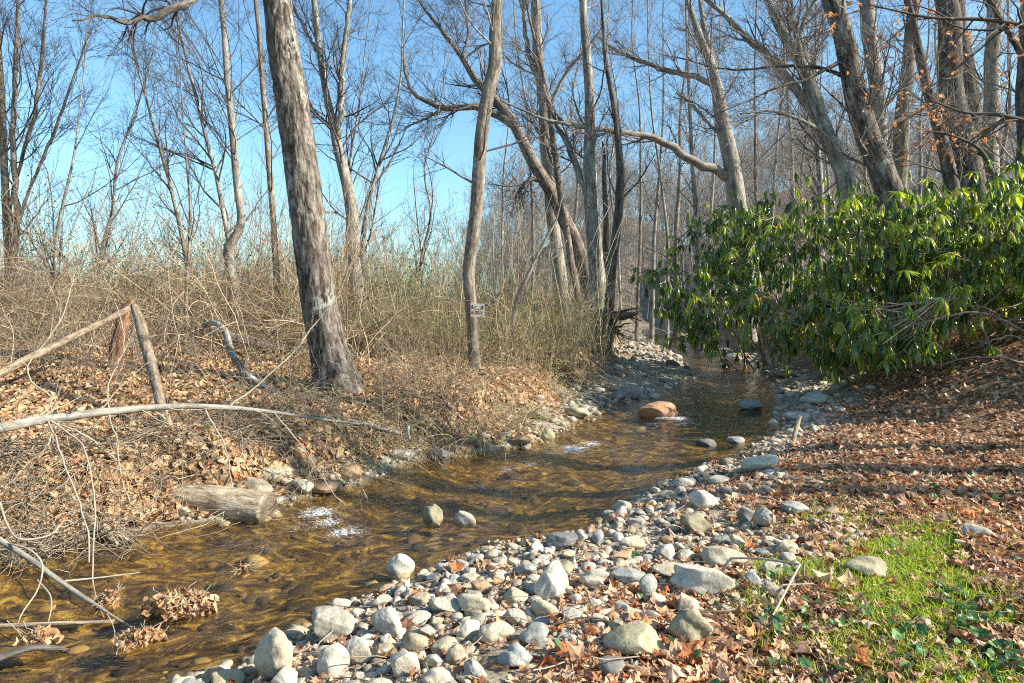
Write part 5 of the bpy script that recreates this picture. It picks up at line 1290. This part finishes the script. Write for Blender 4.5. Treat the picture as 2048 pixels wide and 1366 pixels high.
for k in range(26):
    c0 = pw(1226, 655, Y6 - .6); d = nrm(rng.normal(0, 1, 3) * [1, .6, 1] + [0, -.2, -.4]); q = c0 + np.cumsum(np.concatenate([[np.zeros(3)], d * .11 + rng.normal(0, .03, (6, 3))]), 0)
    mb.tubes(q[None], (.04 * (1 - .8 * np.linspace(0, 1, 7)))[None] * rng.uniform(.5, 1.2), 5)
mb.build('roots', M['bark_dark'], root)

# driftwood pieces
def stick(name, rows, lab, m='wood_old', cat='stick', amp=.1, group=None):
    mb, o = bar(rows, 20, 8, amp, 16); ob = mb.build(name, M[m], loc=tuple(rows[0][:3])); return tag(ob, lab, cat, group)
Yd = wp(712, 935)[1] + .1
stick('driftwood_stub', pxr([(706, 935, 20, Yd), (722, 905, 18, Yd + .1), (738, 872, 12, Yd + .25)]), 'pale driftwood stub propped on the left water edge', 'wood_old')
Yd = hit(1584, 893)[1]
stick('driftwood_stick', pxr([(1583, 898, 10, Yd), (1590, 868, 11, Yd + .1), (1597, 840, 10, Yd + .2), (1601, 832, 6, Yd + .2)]), 'short grey stick standing up from the right shore', 'wood_log')
h1, h2, h3 = hit(1440, 1132), hit(1600, 1168), hit(1545, 1250)
r = .0075
bs = [[*(h1 + [0, 0, .05]), r * .8], [*((h1 + h2) / 2 + [0, 0, .10]), r], [*(h2 + [0, 0, .12]), r]]
root = thing('dry_stalk', tuple(bs[0][:3]), 'bent dry cane lying on leaves beside the wide flat-topped boulder', 'stalk')
MB_, o = bar(bs, 14, 8); MB_.A = [q + .9 for q in MB_.A]; MB_.tubes(smooth(np.array([[*(h2 + [0, 0, .12]), r], [*((h2 + h3) / 2 + [0, 0, .08]), r * .9], [*(h3 + [0, 0, .04]), r * .8]]), 10)[None, :, :3], np.full((1, 10), r * .9), 8, a=[.9])
MB_.build('cane', M['twig_pale'], root)
MB2 = MB(); h4 = hit(1510, 1210)
MB2.tubes(np.array([[h2 + [.02, 0, .12], h2 + [.03, .02, .05], h2 + [.02, .05, 0]]]), np.full((1, 3), r), 6, a=[.9]); MB2.tubes(np.array([[h4 + [0, 0, .02], (h4 + h2) / 2 + [0, 0, .05], h2 + [.03, -.12, .05]]]), np.full((1, 3), r * .7), 6, a=[.9])
MB2.build('side_canes', M['twig_pale'], root)
for (a, b, c, lab) in [((1720, 1215), (1725, 1215), (1760, 1280), 'thin bent straw lying in front of the mossy half buried stone'), ((1100, 1262), (1180, 1258), (1240, 1262), 'pale straight stick lying across the near gravel'), ((1360, 1235), (1440, 1245), (1500, 1230), 'slim brown twig on leaves right of the round-topped olive boulder')]:
    q = [[*(hit(*p) + [0, 0, .03 + .03 * (i == 1)]), .005] for i, p in enumerate((a, b, c))]
    stick('dry_stick', q, lab, 'wood_old', 'stick', 0)
q0, q1 = wp(0, 1262), wp(230, 1246)
stick('drift_stick', [[q0[0] - .3, q0[1], W + .02, .014], [q0[0], q0[1], W + .03, .014], [q1[0], q1[1], W + .012, .010]], 'bleached straight stick floating at lower left', 'wood_log')
q0, q1 = wp(-20, 1330), wp(130, 1300)
stick('drift_stick', [[q0[0], q0[1], W + .02, .02], [(q0[0] + q1[0]) / 2, (q0[1] + q1[1]) / 2, W + .05, .02], [q1[0], q1[1], W + .01, .012]], 'dark wet stick in the bottom left corner', 'bark_dark')
q0 = wp(1090, 1000); stick('dry_stick', [[q0[0], q0[1], W + .0, .006], [q0[0] + .06, q0[1] + .02, W + .06, .005], [q0[0] + .11, q0[1] + .05, W + .12, .003]], 'small pale twig poking out of the stream', 'wood_old', 'stick', 0)

# clumps of leaves snagged in the stream
def clump(px, py, w, h, lab, n=160):
    c = wp(px, py + h * .3); Y = c[1]; rw = w * Y / F / 2; hh = h * Y / F * .38
    root = thing('leaf_clump', (c[0], c[1], W), lab, 'debris', 'leaf clumps snagged in the stream')
    t = rng.normal(0, .42, (n, 2)); t = t[np.hypot(t[:, 0], t[:, 1]) < 1]; n = len(t)
    pos = np.stack([c[0] + t[:, 0] * rw, c[1] + t[:, 1] * rw * .7, W + .01 + hh * np.clip(1 - np.hypot(t[:, 0], t[:, 1]), 0, 1) ** 1.2 * rng.uniform(.3, 1, n)], 1)
    mb = MB(); add_leaves(mb, pos, nrm(rng.normal(0, .8, (n, 3)) + [.1, -.4, .5]), rng.uniform(.02, .045, n), LEAF_SHAPES, .9, rng.beta(1.5, 2.4, n)); mb.build('leaves', M['litter_gold'], root, smooth=False)
    m_ = 12; k = rng.integers(0, n, m_); d = nrm(rng.normal(0, 1, (m_, 3)) * [1, .8, .4] + [.2, 0, .15]); s = np.linspace(-.4, .6, 6)[None, :, None]
    P = pos[k][:, None] + d[:, None] * s * rng.uniform(.08, .3, m_)[:, None, None] + rng.normal(0, .01, (m_, 6, 3)); P[..., 2] = np.maximum(P[..., 2], W - .03)
    MB().tubes(P, np.full((m_, 6), .0025), 4, rng.uniform(.3, 1, m_)).build('twigs', M['twig_pale'], root)
clump(362, 1185, 170, 105, 'tallest mound of snagged tan leaves in the lower left stream', 230)
clump(280, 1268, 110, 50, 'low mat of wet leaves in front of the tallest leaf mound', 110)
clump(80, 1265, 80, 60, 'nest of straw and leaves caught on sticks at lower left', 90)
clump(218, 1190, 46, 55, 'small leaf bunch hanging on the slanting branch', 60)
clump(925, 1135, 90, 40, 'orange brown leaves gathered at the edge of the gravel bar', 90)
clump(490, 1138, 40, 16, 'tiny wad of leaves on a twig in the open water', 16)

# single conspicuous rust leaves
for px, py, s, lab in [(1945, 1042, .085, 'large rust-red fallen leaf left of the pale stone beyond the grass'), (912, 1148, .07, 'rust leaf lying in shallow water at the gravel edge'), (1130, 1322, .06, 'curled orange-brown leaf at the near edge beside the dark speckled stone'), (1722, 1338, .07, 'orange-red leaf lying at the near edge below the bent straw'),
                       (1985, 1020, .06, 'rust leaf upright just behind the pale stone beyond the grass'), (1300, 1022, .05, 'orange leaf on the gravel by the whitish rounded stone'), (1500, 1100, .06, 'bright orange leaf among brown ones behind the long tan slab'), (1380, 1330, .07, 'orange leaves fold in front of the round-topped olive boulder')]:
    p = hit(px, py); mb = MB(); add_leaves(mb, p[None] + [[0, 0, .04]], nrm(np.array([[rng.normal(0, .3), -.5, .8]])), np.array([s]), LEAF_SHAPES[:1], .6, np.array([.25 + .3 * rng.uniform()]))
    tag(mb.build('fallen_leaf', M['orange_leaf'], loc=tuple(p), smooth=False), lab, 'leaf')

# sign on the crooked tree
Ys = Y2 - .22
def spt(u, v, d=0.0): return pw(941.2 + u * 27.5, 606 + v * 27 + u * 1.5, Ys) + np.array([0, -d, 0])
root = thing('sign', tuple(spt(.5, .5)), 'small weathered white board sign nailed to the crooked tree', 'sign')
def plate(mb, u0, v0, u1, v1, d0, d1):
    c = [spt(u, v, d) for d in (d0, d1) for u, v in ((u0, v0), (u1, v0), (u1, v1), (u0, v1))]
    mb.add(np.array(c), [[4, 5, 6, 7], [3, 2, 1, 0], [0, 1, 5, 4], [1, 2, 6, 5], [2, 3, 7, 6], [3, 0, 4, 7]])
mb = MB(); plate(mb, 0, 0, 1, 1, 0, .02); mb.build('board', M['sign_white'], root, smooth=False)
mb = MB(); plate(mb, .04, .45, .8, .72, .0215, .0235); mb.build('faded_band', M['sign_orange'], root, smooth=False)
mb = MB()
for r in [(.09, .12, .18, .40), (.82, .14, .93, .41), (.32, .24, .38, .30), (.36, .19, .42, .25), (.26, .31, .31, .39), (.30, .41, .8, .435), (.10, .62, .2, .70), (.08, .70, .14, .84), (.36, .56, .47, .60), (.43, .60, .48, .67), (.38, .665, .47, .70), (.53, .54, .58, .62), (.55, .62, .63, .66), (.60, .52, .64, .58), (.78, .54, .805, .76), (.87, .54, .90, .74), (.2, .73, .8, .75), (.80, .86, .93, .90)]:
    plate(mb, *r, .024, .026)
mb.build('lettering', M['sign_dark'], root, smooth=False)

# scrap of pale plastic at the water edge
p = pw(817, 868, 8.35); mb = MB()
V = np.array([[p[0] + a * .016 + .008 * math.sin(b * 4), p[1] + .02 * math.sin(b * 3 + a), p[2] + .1 - b * .07] for b in range(4) for a in (-1, 0, 1)])
q = [[b * 3 + a, b * 3 + a + 1, b * 3 + a + 4, b * 3 + a + 3] for b in range(3) for a in range(2)]
o = mb.add(V, q).build('plastic_scrap', M['rag'], loc=tuple(p)); tag(o, 'pale blue scrap of plastic hanging at the left water edge', 'litter')
sd = o.modifiers.new('thickness', 'SOLIDIFY'); sd.thickness = .003

# fern by the leaning sapling
def fern(px, py, n, L, lab):
    p = hit(px, py); root = thing('fern', tuple(p), lab, 'fern'); mb = MB()
    for k in range(n):
        a = rng.uniform(0, 6.28); e = rng.uniform(.4, 1.1); d = np.array([math.cos(a) * math.cos(e), math.sin(a) * math.cos(e), math.sin(e)]); q = [p.copy()]
        for j in range(14): d = nrm(d + [0, 0, -.12]); q.append(q[-1] + d * L / 14)
        q = np.array(q); sd = nrm(np.cross(d, [0, 0, 1.0]))
        for j in range(2, 15):
            w = L * .2 * math.sin(math.pi * (j / 15) ** .7)
            for s_ in (-1, 1):
                b = q[j]; t = nrm(q[j] - q[j - 1]); mb.add([b - t * .012, b + sd * s_ * w * .6 - t * .008 + [0, 0, .01], b + sd * s_ * w + t * .02, b + t * .014], [[0, 1, 2, 3]], None, np.full(4, rng.uniform(.3, 1)))
    mb.build('fronds', M['green_leaf'], root, smooth=False)
fern(1042, 722, 9, .55, 'bright green fern at the foot of the leaning sapling')
fern(1205, 728, 7, .4, 'small yellow-green fern on the bank below the dark slim trunk')

# ---- grass and low weeds on the right bank
n = 300000; x, y = scatter(n, 2.3, 7.0, .25, 1.1)
z, dl, dr, gl_, gr_, bb = ground_full(x, y)
pxx = CX + x * F / y
den = grass_den(x, y); k = rng.uniform(0, 1, n) < den; x, y, z = x[k], y[k], z[k]
P, R = stems(x, y, rng.uniform(.05, .12, len(x)), .6, .6, 4, .0022)
V = P; nb_ = len(P); sdv = nrm(np.cross(P[:, -1] - P[:, 0], rng.normal(0, 1, (nb_, 3)) + [0, 0, .01])); wv = np.array([1, .9, .6, .08])[None, :, None] * .0036
L_, R_ = P - sdv[:, None] * wv, P + sdv[:, None] * wv
VV = np.stack([L_, R_], 2).reshape(-1, 3); q = np.array([[2 * j, 2 * j + 1, 2 * j + 3, 2 * j + 2] for j in range(3)])
Q = (q[None] + (np.arange(nb_) * 8)[:, None, None]).reshape(-1, 4)
o = MB().add(VV, Q, None, np.repeat(np.clip(rng.beta(2, 2, nb_), 0, 1), 8)).build('grass', M['grass']); tag(o, 'bright green grass patch on the right bank', 'grass', kind='stuff')
mb = MB(); n = 9000; x, y = scatter(n, 2.3, 9.5, -.1, 1.1); z, dl, dr, gl_, gr_, bb = ground_full(x, y)
den = 1.0 * np.exp(-(((x - 2.15) / .7) ** 2 + ((y - 3.5) / .75) ** 2)) + np.exp(-(((x - 3.7) / .45) ** 2 + ((y - 6.1) / .3) ** 2)) + .9 * np.exp(-(((x - 4.1) / .35) ** 2 + ((y - 5.2) / .3) ** 2)) + .04
den *= (dr > .9) * clumpy(x, y, .28, 95, -.1, .5); k = rng.uniform(0, 1, n) < den; x, y, z = x[k], y[k], z[k]; n = len(x)
add_leaves(mb, np.stack([x, y, z + rng.uniform(.02, .08, n)], 1), nrm(rng.normal(0, .5, (n, 3)) + [0, -.2, 1]), rng.uniform(.015, .036, n), [lobed(4, .15, .95, 10)], .5, rng.beta(1.5, 2, n))
o = mb.build('ground_ivy', M['weed'], smooth=False); tag(o, 'low dark green round-leaved weeds among fallen leaves on the right bank', 'weeds', kind='stuff')
mb = MB(); n = 5000; x, y = scatter(n, 7, 16, -.85, .2); z, dl, dr, gl_, gr_, bb = ground_full(x, y)
k = (bb > .2) & (rng.uniform(0, 1, n) < .7 * clumpy(x, y, .5, 97, .1, .7)); x, y, z = x[k], y[k], z[k]; n = len(x)
add_leaves(mb, np.stack([x, y, z + rng.uniform(.02, .12, n)], 1), nrm(rng.normal(0, .5, (n, 3)) + [0, -.2, 1]), rng.uniform(.02, .04, n), LEAF_FAR[:1], .5, rng.beta(1.5, 2, n))
o = mb.build('ground_ivy', M['green_leaf'], smooth=False); tag(o, 'scattered green weeds in the leaf litter of the left bank', 'weeds', kind='stuff')

# ------------------------------------------------------------------ light and camera
EL, AZ = math.radians(32), math.radians(11)
ts = Vector((math.cos(EL) * math.cos(AZ), -math.cos(EL) * math.sin(AZ), math.sin(EL)))
ld = bpy.data.lights.new('sun', 'SUN'); ld.energy = 5.0; ld.angle = math.radians(.5); ld.color = (1, .92, .79)
lo = bpy.data.objects.new('sun', ld); COL.objects.link(lo); lo.rotation_euler = (-ts).to_track_quat('-Z', 'Y').to_euler()
wd_ = bpy.data.worlds.new('World'); S.world = wd_; wd_.use_nodes = True; nt = wd_.node_tree
sk = nt.nodes.new('ShaderNodeTexSky'); sk.sky_type = 'NISHITA'; sk.sun_disc = False; sk.sun_elevation = EL; sk.sun_rotation = math.radians(90) + AZ
sk.altitude = 300; sk.air_density = 1.0; sk.dust_density = 1.5; sk.ozone_density = .7
bg = nt.nodes['Background']; bg.inputs[1].default_value = .1; nt.links.new(mixc(nt, 1.0, sk.outputs[0], (.80, 1.13, 1.22), 'MULTIPLY'), bg.inputs[0])
cd = bpy.data.cameras.new('camera'); cd.lens = 24; cd.sensor_width = 36; cd.clip_end = 3000; cd.clip_start = .05
cd.shift_y = -(683 - HY) / 2048
co = bpy.data.objects.new('camera', cd); COL.objects.link(co); co.location = (0, 0, EYE); co.rotation_euler = (math.radians(90), 0, 0); S.camera = co
S.view_settings.view_transform = 'Standard'; S.view_settings.look = 'None'; S.view_settings.exposure = 1.2; S.view_settings.gamma = 1
S.render.engine = 'CYCLES'
cy = S.cycles; cy.max_bounces = 6; cy.diffuse_bounces = 3; cy.glossy_bounces = 3; cy.transparent_max_bounces = 8; cy.transmission_bounces = 4; cy.caustics_reflective = False; cy.sample_clamp_indirect = 6; cy.filter_width = 1.1; cy.use_denoising = False
